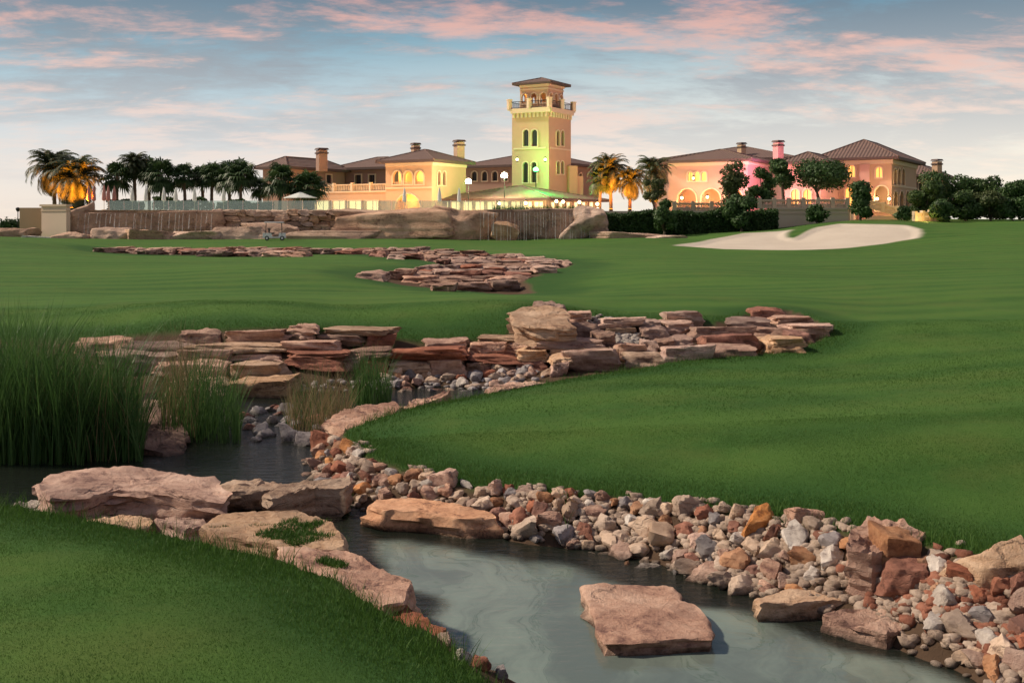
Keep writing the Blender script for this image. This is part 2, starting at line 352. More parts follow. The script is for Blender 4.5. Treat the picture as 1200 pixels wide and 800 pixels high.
while ys[-1] < 6000: ys.append(ys[-1]*1.06)
Y = np.array(ys); GX = U[None, :]*(Y[:, None]+6); GY = np.repeat(Y[:, None], len(U), 1)
GZ, PS, US = zfun(GX, GY, True); BS = sdf(BUNK, GX, GY)
def zi(x, y, grid=None):                        # terrain height from the finished grid
    G = GZ if grid is None else grid
    x = np.asarray(x, float); y = np.asarray(y, float); u = np.clip(x/(y+6), U[0], U[-1]-1e-9)
    j = np.clip(np.searchsorted(U, u, 'right')-1, 0, len(U)-2); i = np.clip(np.searchsorted(Y, y, 'right')-1, 0, len(Y)-2)
    a = (u-U[j])/(U[j+1]-U[j]); b_ = (y-Y[i])/(Y[i+1]-Y[i])
    return (G[i, j]*(1-a)+G[i, j+1]*a)*(1-b_)+(G[i+1, j]*(1-a)+G[i+1, j+1]*a)*b_
def zg(x, y): return float(zi(np.array([x]), np.array([y]))[0])
_ds = np.concatenate((np.arange(3, 32, .04), np.geomspace(32, 210, 900)))
def hit(px, py):                                # where the ray of a photo pixel meets the ground or the pond
    X = at(px, _ds); zr = zat(py, _ds); zt = np.maximum(zi(X, _ds), 0.0); k = np.argmax(zr <= zt)
    d = _ds[k] if zr[k] <= zt[k] else 200.0
    return at(px, d), d, max(zt[k], 0)
BS = np.where((GY > 95) & (GY < 130), BS + .5*vnoise(np.stack((GX.ravel()*.25, GY.ravel()*.2, 0*GX.ravel()), -1), 21).reshape(GX.shape), 50)
GZ = GZ - .22*sstep(.0, 1.0, -BS)*(BS < 0)
nr, nc = GX.shape; idx = np.arange(nr*nc).reshape(nr, nc)
FQ = np.stack((idx[:-1, :-1], idx[:-1, 1:], idx[1:, 1:], idx[1:, :-1]), -1).reshape(-1, 4)
m, nt, b = newmat('turf_ground'); p = pos(nt)
soil = nd(nt, 'ShaderNodeAttribute', attribute_name='soil').outputs['Fac']; sand = nd(nt, 'ShaderNodeAttribute', attribute_name='sand').outputs['Fac']
nA = noise(nt, p, .12, 4, .6); nB = noise(nt, p, 1.7, 6, .65); nC = noise(nt, p, 38, 6, .75); nD = noise(nt, nd(nt, 'ShaderNodeMapping', {0: p, 2: (0, 0, R(8)), 3: (.05, .28, 1)}).outputs[0], 1.0, 3, .5)
gc = ramp(nt, mth(nt, 'ADD', mth(nt, 'MULTIPLY', nA, .35), mth(nt, 'ADD', mth(nt, 'MULTIPLY', nB, .3), mth(nt, 'MULTIPLY', nD, .35))), [(.36, (.032,.088,.018)), (.5, (.050,.128,.024)), (.64, (.080,.170,.032))])
stripe = nd(nt, 'ShaderNodeTexWave', {'Vector': nd(nt, 'ShaderNodeMapping', {0: p, 2: (0, 0, R(-12))}).outputs[0], 'Scale': .13, 'Distortion': 1.6, 'Detail': 1.0, 'Detail Scale': .4}, wave_type='BANDS', bands_direction='Y').outputs[1]
gc = mixc(nt, mth(nt, 'MULTIPLY', stripe, .55), gc, (.095,.185,.034))
gc = mixc(nt, nd(nt, 'ShaderNodeMapRange', {0: noise(nt, p, .45, 6, .7), 1: .5, 2: .7, 3: 0, 4: .6}).outputs[0], gc, (.11,.155,.036))
gc = mixc(nt, nd(nt, 'ShaderNodeMapRange', {0: nC, 1: .3, 2: .75, 3: .32, 4: 0}).outputs[0], gc, (.026,.075,.016))
sc = mixc(nt, noise(nt, p, 6, 6, .7), (.045,.030,.020), (.13,.085,.055))
sn = mixc(nt, noise(nt, p, .25, 8, .72), (.46,.40,.32), (.66,.60,.50))
rgh_shade = nd(nt, 'ShaderNodeAttribute', attribute_name='rough').outputs['Fac']; gc = mixc(nt, mth(nt, 'MULTIPLY', rgh_shade, .75), gc, (.022,.075,.016))  # darker edge turf: long grass colour plus painted shade of the slope
c = mixc(nt, soil, gc, sc); c = mixc(nt, sand, c, sn); nt.links.new(c, b.inputs['Base Color']); b.inputs['Roughness'].default_value = .9; b.inputs['Specular IOR Level'].default_value = .12
bump(nt, b, mth(nt, 'ADD', nC, mth(nt, 'MULTIPLY', nB, .6)), .55, .05); M['ground'] = m
soilv = np.clip(np.maximum(sstep(.03, -.05, PS), sstep(.15, -.25, US)), 0, 1)
ROUGH_SHADE = sstep(1.5, .4, np.minimum(PS, US*.4)+.22*vnoise(np.stack((GX.ravel()*.9, GY.ravel()*.9, 0*GX.ravel()), -1), 77).reshape(GX.shape))  # long-grass band, widened so its dark colour also paints the bank's shade
ground = struct(link('ground', mesh_np('ground', np.stack((GX, GY, GZ), -1).reshape(-1, 3), FQ, [m], True, {'soil': soilv.ravel(), 'sand': sstep(.45, -.35, BS).ravel(), 'rough': ROUGH_SHADE.ravel()})))

# ------------------------------------------------------------------ water
m, nt, b = newmat('pond_water'); p = pos(nt); s = nd(nt, 'ShaderNodeSeparateXYZ', {0: p})
warp = nd(nt, 'ShaderNodeTexNoise', {'Vector': p, 'Scale': .9, 'Detail': 3.0, 'Roughness': .5}).outputs['Color']
wp = nd(nt, 'ShaderNodeVectorMath', {0: p, 1: nd(nt, 'ShaderNodeVectorMath', {0: warp, 'Scale': 1.5}, operation='SCALE').outputs[0]}, operation='ADD').outputs[0]
st = nd(nt, 'ShaderNodeMapping', {0: wp, 2: (0, 0, R(-32)), 3: (3.0, .55, 1)}).outputs[0]
f1 = noise(nt, st, .8, 6, .6, .4); f2 = noise(nt, p, 1.3, 3, .5)
film = nd(nt, 'ShaderNodeMapRange', {0: mth(nt, 'ADD', mth(nt, 'MULTIPLY', f1, .75), mth(nt, 'MULTIPLY', f2, .3)), 1: .40, 2: .66}, interpolation_type='SMOOTHSTEP').outputs[0]
# the film of algae floats in the still channel, held along the middle and clear of the rubble bank
chan = nd(nt, 'ShaderNodeAttribute', attribute_name='film').outputs['Fac']
fm = mth(nt, 'MULTIPLY', film, chan); thin = mth(nt, 'MULTIPLY', mth(nt, 'SUBTRACT', 1.0, film), chan)
wc = mixc(nt, chan, (.012,.016,.012), (.115,.145,.13)); wc = mixc(nt, fm, wc, (.19,.245,.21))
edge = nd(nt, 'ShaderNodeMapRange', {0: mth(nt, 'ABSOLUTE', mth(nt, 'SUBTRACT', f1, .5)), 1: .0, 2: .012, 3: 1, 4: 0}).outputs[0]
wc = mixc(nt, mth(nt, 'MULTIPLY', mth(nt, 'MULTIPLY', edge, chan), .4), wc, (.045,.085,.05))
nt.links.new(wc, b.inputs['Base Color']); b.inputs['IOR'].default_value = 1.33
nt.links.new(mth(nt, 'ADD', .03, mth(nt, 'MULTIPLY', fm, .10)), b.inputs['Roughness'])
rip = mth(nt, 'ADD', noise(nt, nd(nt, 'ShaderNodeMapping', {0: p, 3: (1, 2.2, 1)}).outputs[0], 5.5, 5, .6, .6), mth(nt, 'MULTIPLY', noise(nt, p, 24, 3), .25))
bn = bump(nt, b, rip, .5, .05); nt.links.new(mth(nt, 'SUBTRACT', .6, mth(nt, 'MULTIPLY', chan, .52)), bn.inputs['Strength'])
wx = np.linspace(-16, 9, 420); wy = np.linspace(3.2, 21, 330); WX, WY = np.meshgrid(wx, wy)
wps = pond_sd(WX, WY); i2 = np.arange(WX.size).reshape(WX.shape)
wz = zfun(WX, WY)
FILM = [PX(a, b_, 0) for a, b_ in [(428,630),(470,630),(540,640),(600,652),(680,672),(760,694),(850,716),(930,738),(1000,757),(1060,776),(1120,800),(1150,840),(600,860),(520,740),(480,690),(430,650)]]
flm = sstep(.10, -.16, sdf(FILM, WX, WY)+.16*vnoise(np.stack((WX.ravel()*2.1, WY.ravel()*2.1, 0*WX.ravel()), -1), 31).reshape(WX.shape))
WV = np.stack((WX, WY, 0*WX), -1).reshape(-1, 3); WF = np.stack((i2[:-1, :-1], i2[:-1, 1:], i2[1:, 1:], i2[1:, :-1]), -1).reshape(-1, 4)
keep = (wz.ravel()[WF] < .25).any(1) & (wps.ravel()[WF] < .3).any(1)
struct(link('water', mesh_np('water', WV, WF[keep], [m], True, {'film': flm.ravel()})))
# ------------------------------------------------------------------ rocks
def cube_dirs(n):
    V = {}; Fc = []
    def vid(p):
        k = tuple(round(q, 5) for q in p)
        if k not in V: V[k] = len(V)
        return V[k]
    for ax in range(3):
        for sg in (-1, 1):
            for i in range(n):
                for j in range(n):
                    q = []
                    for (a, c_) in ((i, j), (i+1, j), (i+1, j+1), (i, j+1)):
                        p = [0, 0, 0]; p[ax] = sg; p[(ax+1) % 3] = -1+2*a/n; p[(ax+2) % 3] = -1+2*c_/n; q.append(vid(p))
                    Fc.append(tuple(q if sg > 0 else q[::-1]))
    return np.array(list(V.keys()), float), Fc
_CD = {}
def rock_shape(seed, n=8, jit=.16, chamf=4, dims=(1, 1, 1), rough=.05, freq=2.2, roundy=0.0, strata=.0, sharp=40):
    """angular stone: a box cut by tilted planes, then weathered; returns verts with the box spanning +-dims/2"""
    if n not in _CD: _CD[n] = cube_dirs(n)
    D, Fc = _CD[n]; r = np.random.default_rng(seed)
    D = D/np.linalg.norm(D, axis=1)[:, None]**(.0 if roundy == 0 else roundy)
    pl = []
    for ax in range(3):
        for sg in (-1, 1):
            nrm = r.normal(0, jit, 3); nrm[ax] = sg; pl.append((nrm/np.linalg.norm(nrm), .5*(1-abs(r.normal(0, jit*.35)))))
    for k in range(chamf):
        nrm = r.normal(0, 1, 3); nrm /= np.linalg.norm(nrm); pl.append((nrm, r.uniform(.46, .62)))
    rad = np.full(len(D), 9.0)
    inv = []
    for nrm, dd in pl:
        q = D @ nrm; inv.append(np.where(q > 1e-3, np.maximum(q, 1e-3)/dd, 0))
    inv = np.array(inv); rad = 1/(inv**sharp).sum(0)**(1/sharp)
    P = D*rad[:, None]; dm = np.array(dims, float); Pd = P*dm
    nn = Pd/np.linalg.norm(Pd, axis=1)[:, None]; sc = dm.min()
    off = r.uniform(0, 50, 3); s2 = max(dm.max(), 1e-6)
    Pd = Pd + nn*(rough*sc*fbm(Pd/s2*freq*1.6+off, 4, seed % 97))[:, None]
    if strata:
        zz = Pd[:, 2]/dm[2]; a = vnoise(np.stack((zz*9+off[0], Pd[:, 0]*.3/s2, Pd[:, 1]*.3/s2), -1), seed % 31)
        Pd[:, :2] *= (1+strata*np.minimum(a, .3))[:, None]
    return Pd, Fc
def ring_slab(poly, ztop, thick, seed, tilt=(0, 0), taper=.0, rough=.02, n=150, bevel=.03, bulge=.03, layers=10):
    """slab with a traced outline: poly is [(x, y)] of the top face"""
    P = np.array(poly, float); Q = np.roll(P, -1, 0); L = np.linalg.norm(Q-P, axis=1); cum = np.concatenate(([0], np.cumsum(L)))
    t = np.linspace(0, cum[-1], n, endpoint=False); k = np.searchsorted(cum, t, 'right')-1
    f = ((t-cum[k])/L[k])[:, None]; B = P[k]*(1-f)+Q[k]*f; c = P.mean(0)
    size = math.sqrt(np.prod(P.max(0)-P.min(0)))
    B = B + .03*size*np.stack((fbm(np.stack((t*5/size, 0*t, 0*t), -1), 3, seed), fbm(np.stack((t*5/size, 0*t+9, 0*t), -1), 3, seed+5)), -1)*.6
    V = []; rings = []
    zt = lambda XY: ztop + tilt[0]*(XY[:, 0]-c[0])+tilt[1]*(XY[:, 1]-c[1])
    for s in (.08, .18, .28, .38, .48, .58, .67, .76, .84, .91, .97):
        XY = c+(B-c)*s; z = zt(XY)+rough*fbm(np.column_stack((XY*6/size**.5, np.full(n, seed*1.7))), 4, seed)*1.2
        z += rough*1.3*np.round(2*vnoise(np.column_stack((XY*1.6/size**.5, np.full(n, seed*.7))), seed+2))/2
        z += rough*.5*fbm(np.column_stack((XY*22, np.full(n, 3.3))), 3, seed+7)
        rings.append(np.column_stack((XY, z)))
    for q in range(layers+1):
        h = q/layers; s = 1-taper*h + bulge*math.sin(h*3.0)
        XY0 = c+(B-c)*s; ang = t*7/size
        a = vnoise(np.stack((np.full(n, h*6.5+seed), ang*.35, ang*0), -1), seed+3)+.6*vnoise(np.stack((np.full(n, h*13+seed), ang, ang*0), -1), seed+4)
        XY = XY0 + (B-c)/np.maximum(np.linalg.norm(B-c, axis=1), 1e-6)[:, None]*(a*.05*size*(.3 if q == 0 else 1))[:, None]
        z = zt(XY)-bevel*(q == 0)*.4 - h*thick + (rough*.5*fbm(np.column_stack((XY*8, np.full(n, h*3.1))), 2, seed))
        rings.append(np.column_stack((XY, z)))
    V = np.concatenate(rings); Fc = []; nr_ = len(rings)
    for r_ in range(nr_-1):
        for i in range(n): Fc.append((r_*n+i, (r_+1)*n+i, (r_+1)*n+(i+1) % n, r_*n+(i+1) % n))
    Fc.append(tuple(range(n))); Fc.append(tuple((nr_-1)*n+i for i in range(n-1, -1, -1)))
    A2 = (P[:, 0]*Q[:, 1]-Q[:, 0]*P[:, 1]).sum()
    if A2 < 0: Fc = [f[::-1] for f in Fc]
    return V, Fc
def shade(o, ang=38):
    me = o.data; me.polygons.foreach_set('use_smooth', np.ones(len(me.polygons), bool))
    try: me.set_sharp_from_angle(angle=R(ang))
    except Exception: pass
    return o
def slab(name, pts, z, thick, mat, label, seed, cat='rock', **kw):
    V, Fc = ring_slab([PX(a, b_, z) for a, b_ in pts], z, thick, seed, **kw)
    return tag(shade(own(name, V, Fc, [M[mat]])), label, cat)
slab('flat_boulder', [(40,570),(55,557),(90,550),(130,546),(172,548),(215,555),(258,562),(272,576),(266,588),(225,584),(170,577),(130,576),(100,583),(58,586)], .36, .36, 'rock_pink', 'large flat-topped pink boulder with a dark purple front in the marsh water', 3, taper=.22, rough=.03, bulge=.03)
slab('bridging_stone', [(258,566),(300,562),(330,565),(336,573),(300,575),(262,577)], .2, .3, 'rock_tan', 'low tan stone lying between the flat boulder and a wedge-shaped stone', 4, taper=.1)
slab('wedge_stone', [(308,577),(330,567),(372,561),(408,560),(413,568),(405,573),(372,572),(345,577),(318,583)], .3, .3, 'rock_tan', 'brown wedge-shaped stone lying between the marsh and the channel', 6, taper=.12, tilt=(.04, 0))
slab('bank_ledge', [(236,617),(258,602),(300,598),(345,594),(372,605),(392,615),(403,626),(404,642),(370,646),(330,641),(280,632),(245,627)], .33, .42, 'rock_tan', 'pale tan flat ledge with green moss at the head of the channel', 8, rough=.02, taper=.04)
slab('bank_ledge', [(325,640),(362,640),(404,643),(440,660),(470,674),(483,690),(478,708),(450,712),(410,702),(370,688),(325,668)], .38, .5, 'rock_pink', 'long pink flat ledge beside the near lawn and the channel', 12, rough=.022, taper=.03)
slab('bank_ledge', [(415,690),(470,703),(505,726),(523,740),(521,757),(495,756),(450,735)], .33, .45, 'rock_red', 'small reddish ledge end beside white cobbles at the near lawn', 15, rough=.02)
slab('rounded_slab', [(430,594),(440,584),(482,584),(530,590),(576,599),(581,606),(545,606),(490,601),(450,599)], .19, .34, 'rock_orange', 'long rounded orange-brown stone half sunk at the rubble bank', 18, taper=-.02, bulge=.05, rough=.012)
slab('stepping_slab', [(685,684),(735,684),(788,687),(797,692),(798,702),(812,706),(824,716),(826,724),(838,738),(836,748),(770,751),(707,751),(697,728),(690,710)], .10, .3, 'rock_pink', 'pink flat slab with a notched edge standing alone in the channel', 21, rough=.012, taper=.03)
slab('shore_slab', [(884,700),(920,694),(1000,686),(1024,688),(1022,698),(980,703),(930,706),(888,708)], .13, .3, 'rock_tan', 'long narrow tan slab lying along the waterline below the rubble', 24, rough=.012)
slab('shore_slab', [(965,722),(985,716),(1040,714),(1094,722),(1092,731),(1060,734),(1040,742),(1000,733)], .11, .3, 'rock_pink', 'pointed pinkish slab dipping into the water below the narrow tan slab', 27, tilt=(-.02, .1))
slab('flat_boulder', [(378,497),(400,481),(425,475),(462,473),(479,478),(462,484),(445,490),(432,499),(405,503)], .3, .5, 'rock_pink', 'pale pink flat rock at the lawn edge above the marsh', 30, rough=.025, taper=.08)
slab('lawn_edge_slab', [(478,472),(500,465),(528,459),(524,464),(505,470),(488,475)], .30, .25, 'rock_pink', 'thin pink slab at the lawn edge below the cobbles of the stepped ledge', 33)
slab('lawn_edge_slab', [(572,454),(605,448),(640,447),(635,450),(600,456),(578,459)], .32, .25, 'rock_pink', 'pale thin slab at the lawn edge under the leaning boulder ledge', 36)
slab('lawn_edge_stone', [(180,608),(205,603),(232,606),(250,618),(215,622)], .16, .3, 'rock_pink', 'small pale stone between the near lawn and the mossy ledge', 39)
slab('lawn_edge_stone', [(82,607),(120,604),(178,607),(176,615),(120,616)], .17, .3, 'rock_tan', 'flat tan stone under the big flat boulder at the lawn edge', 41)
slab('lawn_edge_stone', [(14,596),(24,588),(46,586),(54,594),(40,603),(20,602)], .25, .3, 'rock_white', 'small white stone at the lawn edge beside the big flat boulder', 43)
slab('marsh_rock', [(158,500),(168,484),(190,481),(206,492),(220,502),(218,514),(190,517),(160,515)], .2, .4, 'rock_brown', 'dark pinkish rock between the two reed beds', 45, taper=.05, tilt=(-.15, .1), rough=.04)

BLOCKS = [rock_shape(100+i, 9, .10, 4, (1, 1, 1), .085, 3.0, strata=.05, sharp=40) for i in range(10)]
BLOB = [rock_shape(200+i, 6, .42, 9, (1, 1, 1), .08, 2.6, roundy=.7, sharp=[18, 40][i % 2]) for i in range(18)]
def blk_mesh(i, mat, src=BLOCKS, nm='block', ang=38, cache={}):
    k = (id(src), i, mat)
    if k not in cache:
        me = mesh_np(nm, src[i][0], src[i][1], [M[mat]], True)
        try: me.set_sharp_from_angle(angle=R(ang))
        except Exception: pass
        cache[k] = me
    return cache[k]
def size_word(w): return 'long ' if w > 62 else ('short ' if w < 34 else '')
def stack(name, x0, x1, yt, yb, d, depth, mats, i, label, cat, group):
    # a ledge stone seen edge-on is one slab, or two thin ones resting on each other
    r = random.Random(int(x0*13+yt*3)); h = yb-yt
    if h < 14 or r.random() < .45:
        mt = r.choice(mats); return block(name, x0, x1, yt, yb, d, depth, mt, i, size_word(x1-x0)+'thick '+WORD[mt]+label, cat, group)
    ym = yt+h*r.uniform(.38, .58); mt = r.choice(mats); j = r.uniform(-.05, .06)*(x1-x0)
    block(name, x0+j, x1+j*.5, yt, ym+1.0, d+.06, depth, mt, i, size_word(x1-x0)+'upper '+WORD[mt]+label, cat, group, sink=None)
    if x1-x0 > 48 and r.random() < .6:
        xm = x0+(x1-x0)*r.uniform(.35, .65); mt = r.choice(mats); block(name, x0, xm+1, ym, yb, d-.05, depth, mt, i+3, size_word(xm-x0)+'lower '+WORD[mt]+label, cat, group)
        mt = r.choice(mats); block(name, xm-1, x1, ym+.8, yb, d+.02, depth, mt, i+5, size_word(x1-xm)+'lower '+WORD[mt]+label, cat, group)
    else:
        mt = r.choice(mats); block(name, x0+r.uniform(0, 5), x1-r.uniform(0, 5), ym, yb, d-.04, depth, mt, i+3, size_word(x1-x0)+'lower '+WORD[mt]+label, cat, group)
WORD = {'rock_brown': 'brown', 'rock_pink': 'pinkish', 'rock_red': 'reddish', 'rock_tan': 'tan'}
def block(name, x0, x1, yt, yb, d, depth, mat, i, label, cat='rock', group=None, rz=None, sink=.08, tilt=True, parent=None):
    w = (x1-x0)/F*d*1.04; zt, zb = zat(yt, d), zat(yb, d); X = at((x0+x1)/2, d); yc = d+depth*.45
    zb = min(zb, zg(X, yc))-sink if sink is not None else zb
    o = link(name, blk_mesh(i % 10, mat), None, (X, yc, (zt+zb)/2), 0, (w, depth, (zt-zb)*1.04))
    r = random.Random(int(x0*31+yt*7)); o.rotation_euler = (r.uniform(-.03, .03) if tilt else 0, r.uniform(-.04, .04) if tilt else 0, (r.uniform(-.12, .12) if rz is None else rz))
    if label: tag(o, label, cat, group)
    return o
LEDGE = [(208,256,389,402,21.9),(258,338,389,402,21.9),(337,370,382,400,22.1),(374,456,385,400,22.3),(150,226,404,420,21.2),(228,330,405,421,21.1),(330,395,402,414,21.4),(334,405,414,428,20.8),(205,262,412,425,20.8),(120,200,414,432,20.7),
 (180,265,426,444,20.3),(265,333,428,444,20.2),(200,268,446,459,19.7),(267,340,445,460,19.6),(90,150,398,414,21.6),(395,456,412,436,21.2),(455,546,411,438,21.5),(495,546,400,413,22.6),(549,588,404,414,22.3),(560,627,396,413,22.9),(544,604,417,434,21.8),(602,643,412,433,21.9)]
GL = 'stepped ledge slabs behind the reeds'
for i, q in enumerate(LEDGE):
    left = q[0] < 395
    stack('ledge_slab', *q, .75 if left else .95, ['rock_brown','rock_pink','rock_pink','rock_red','rock_tan'], i, (' slab in the '+('top' if q[4] >= 21.6 else 'second' if q[4] >= 21 else 'third' if q[4] >= 20 else 'lowest')+' step behind the reeds') if left else (' slab in the low ledge '+('under the leaning boulder' if q[1] > 570 else 'behind the fresh reed tuft')), 'slab', GL)
RIGHT = [(664,692,366,384,24.6),(672,703,381,401,23.8),(634,705,400,419,22.2),(661,726,413,426,21.5),(697,721,392,409,22.8),(705,750,374,396,24.4),(748,773,376,388,24.8),(752,784,385,398,24),(720,758,406,417,22.4),(752,770,401,411,22.8),(768,790,399,411,23),(735,778,415,425,21.9),(645,668,420,434,21.2),
 (780,824,367,380,25.7),(776,812,378,387,25),(810,874,385,398,24.4),(854,903,375,388,25.7),(880,922,363,375,27.3),(906,953,372,388,26.1),(886,926,386,398,24.9),(922,976,381,396,25),(925,951,390,402,24.2),(780,813,398,409,23.4),(826,891,395,409,23.3),(866,906,398,411,23.4),(776,829,408,425,21.9),(824,886,408,418,22.3),(898,931,400,413,23),(905,946,397,413,22.9)]
for i, q in enumerate(RIGHT):
    stack('creek_slab', *q, .8, ['rock_pink','rock_brown','rock_pink','rock_tan','rock_red'], i+3, ' slab '+('beside the leaning boulder' if q[1] < 730 else 'at the lawn tip of the creek' if q[0] > 850 else 'in the middle of the dry creek')+(' on its far edge' if q[4] > 24.3 else ' on its near edge' if q[4] < 22.7 else ' along its bed'), 'slab', 'slabs of the dry creek in the right lawn')
# the leaning boulder
V, Fc = ring_slab([(at(p_, d_), d_) for p_, d_ in [(595,22.9),(610,23.3),(640,23.5),(662,23.4),(670,23.0),(664,22.7),(676,22.35),(650,22.15),(625,22.2),(602,22.5)]], 1.12, .40, 88, (-.06, .27), .10, .014, bulge=.0)
tag(shade(own('leaning_boulder', V, Fc, [M['rock_tan']])), 'big angular tan boulder leaning on the ledge of the creek bend', 'boulder')
block('ledge_slab', 628,664,357,372,23.6,.6,'rock_pink',4,'flat pink stone behind the top of the big leaning boulder','slab')
# single boulders in the rubble bank
def boulder(name, x0, x1, yt, yb, d, dep, mat, label, seed, cat='boulder', n=16, jit=.22, ch=5, rot=(0, 0, 0), rough=.07, strata=.02, sink=.06, roundy=0.0, ground=True, over=1.0):
    w = (x1-x0)/F*d; zt, zb = zat(yt, d), zat(yb, d)
    X = at((x0+x1)/2, d)
    if ground: zb = min(zb, zg(X, d+dep*.4))-sink
    V, Fc = rock_shape(seed, n, jit, ch, (w*1.08, dep, (zt-zb)*1.08), rough, 2.0, roundy, strata)
    if any(rot):
        Rm = np.array(Matrix.Rotation(rot[2], 3, 'Z') @ Matrix.Rotation(rot[1], 3, 'Y') @ Matrix.Rotation(rot[0], 3, 'X')); V = V @ Rm.T
    V += np.array((X, d+dep*.42, (zt+zb)/2))
    return tag(shade(own(name, V, Fc, [M[mat]])), label, cat)
V, Fc = ring_slab([(at(p_, d_), d_) for p_, d_ in [(990,8.72),(998,9.0),(1018,9.25),(1032,9.15),(1056,9.2),(1086,9.0),(1076,8.85),(1050,8.75),(1020,8.62)]], .56, .38, 52, (-.06, .22), .05, .03)
tag(shade(own('angular_boulder', V, Fc, [M['rock_pink']])), 'angular pink boulder standing against the lawn edge above the rubble', 'boulder')
boulder('rubble_boulder', 1032, 1078, 630, 668, 8.7, .3, 'rock_orange', 'orange-brown boulder in front of the angular pink boulder', 705)
boulder('layered_boulder', 1140, 1215, 652, 706, 8.1, .4, 'rock_tan', 'layered tan boulder under the lawn edge beside dark red rubble', 707, strata=.08)
boulder('dark_red_boulder', 1042, 1084, 664, 694, 8.45, .3, 'rock_red', 'dark red stone below the orange-brown boulder', 709)
boulder('pink_boulder', 928, 962, 600, 622, 9.6, .25, 'rock_pink', 'upright pink stone at the lawn edge beside the angular boulder', 711)

# rubble bank: loose stones
BANKPX = [(338,532),(372,507),(400,512),(430,543),(480,556),(560,573),(640,581),(720,586),(800,595),(900,610),(985,624),(1000,660),(1090,662),(1140,668),(1210,690),(1210,800),(1165,800),(1120,750),(1000,722),(900,700),(800,676),(700,652),(590,626),(582,600),(440,582),(415,595),(340,542)]
MATS_B = ['rock_beige','rock_orange','rock_red','rock_white','rock_grey','rock_pink']
DESC = {'rock_beige': 'beige', 'rock_orange': 'orange', 'rock_red': 'rust-red', 'rock_white': 'whitish', 'rock_grey': 'dark grey', 'rock_pink': 'pinkish'}
HEROES = [[PX(a, b_, .19) for a, b_ in [(430,600),(440,588),(482,586),(530,592),(580,602),(581,618),(490,622),(450,610)]], [PX(a, b_, .13) for a, b_ in [(884,700),(1000,684),(1026,688),(1022,712),(888,716)]], [PX(a, b_, .11) for a, b_ in [(965,722),(1040,712),(1096,722),(1040,748)]]]
def rubble(pts_px, n, smin, smax, wts, group, place, rs, lift=.16, tries=9000, zmin=-9.0, wallz=0.0, second=.0):
    r = np.random.default_rng(rs); P = np.array(pts_px, float); got = []
    cand = r.uniform(P.min(0), P.max(0), (tries, 2)); cand = cand[sdf(P, cand[:, 0], cand[:, 1]) < 0]
    D_ = []
    for a, b_ in cand[:2600]:
        x, y, z = hit(a, b_)
        if y < 40: D_.append((x, y, z))
    if not D_: return
    D_ = np.array(D_); zz = np.maximum(zi(D_[:, 0], D_[:, 1]), zmin); sizes = np.sort(r.beta(1.5, 3.0, len(D_))*(smax-smin)+smin)[::-1]
    hs = np.min([sdf(h, D_[:, 0], D_[:, 1]) for h in HEROES], 0)
    out = []
    for k in range(len(D_)):
        if len(out) >= n: break
        x, y, _ = D_[k]; s = sizes[min(int(len(out)/n*len(sizes)), len(sizes)-1)]
        if hs[k] < s*.35: continue
        if any((x-q[0])**2+(y-q[1])**2 < ((s+q[2])*.40)**2 for q in out): continue
        out.append((x, y, s, zz[k]))
    for k, (x, y, s, z) in enumerate(out):
        mt = r.choice(MATS_B, p=wts); o = link('rubble_stone', blk_mesh(int(r.integers(18)), mt, BLOB, 'stone', 30), None, (x, y, z+s*lift))
        o.scale = (s*r.uniform(.85, 1.3), s*r.uniform(.75, 1.05), s*r.uniform(.6, .9)); o.rotation_euler = (r.uniform(-.5, .5), r.uniform(-.5, .5), r.uniform(0, 6.28))
        big = 'large ' if s > smin+.62*(smax-smin) else ('small ' if s < smin+.3*(smax-smin) else '')
        if group == 'loose stones of the rubble bank':
            ppx = 600+x/y*F
            place = ('at the waterline ' if z < .06 else 'at the lawn edge ' if z > .27 else 'halfway up the bank ')+('below the pale flat rock' if ppx < 430 else 'beside the long rounded stone' if ppx < 600 else 'opposite the notched slab' if ppx < 730 else 'between notched slab and narrow slab' if ppx < 880 else 'above the narrow tan slab' if ppx < 1030 else 'beside the layered boulder')
        tag(o, big+DESC[mt]+' stone '+place, 'stone', group)
    return out
B1 = rubble(BANKPX, 270, .085, .26, [.27,.18,.13,.15,.08,.19], 'loose stones of the rubble bank', 'in the rubble bank between lawn and channel', 5)
B2 = rubble([(452,440),(480,436),(545,436),(640,432),(648,440),(600,450),(560,460),(500,466),(460,470)], 52, .16, .30, [.35,.05,.1,.2,.25,.05], 'cobbles below the low ledge', 'among the cobbles below the low ledge', 6)
B3 = rubble([(285,462),(342,460),(345,472),(290,478)], 12, .14, .26, [.3,.05,.15,.2,.25,.05], 'cobbles below the steps', 'in the water below the steps behind the reeds', 8)
B4 = rubble([(508,750),(530,738),(552,752),(572,775),(600,797),(575,797),(540,775)], 9, .07, .14, [.2,.05,.1,.5,.1,.05], 'cobbles below the near lawn', 'under the near lawn beside the channel', 9)
B5 = rubble([(268,478),(345,476),(402,498),(378,528),(330,512),(290,518)], 32, .16, .38, [.0,.0,.45,.0,.55,.0], 'dark wet stones of the marsh', 'breaking the dark marsh water below the steps', 10, zmin=-.06)
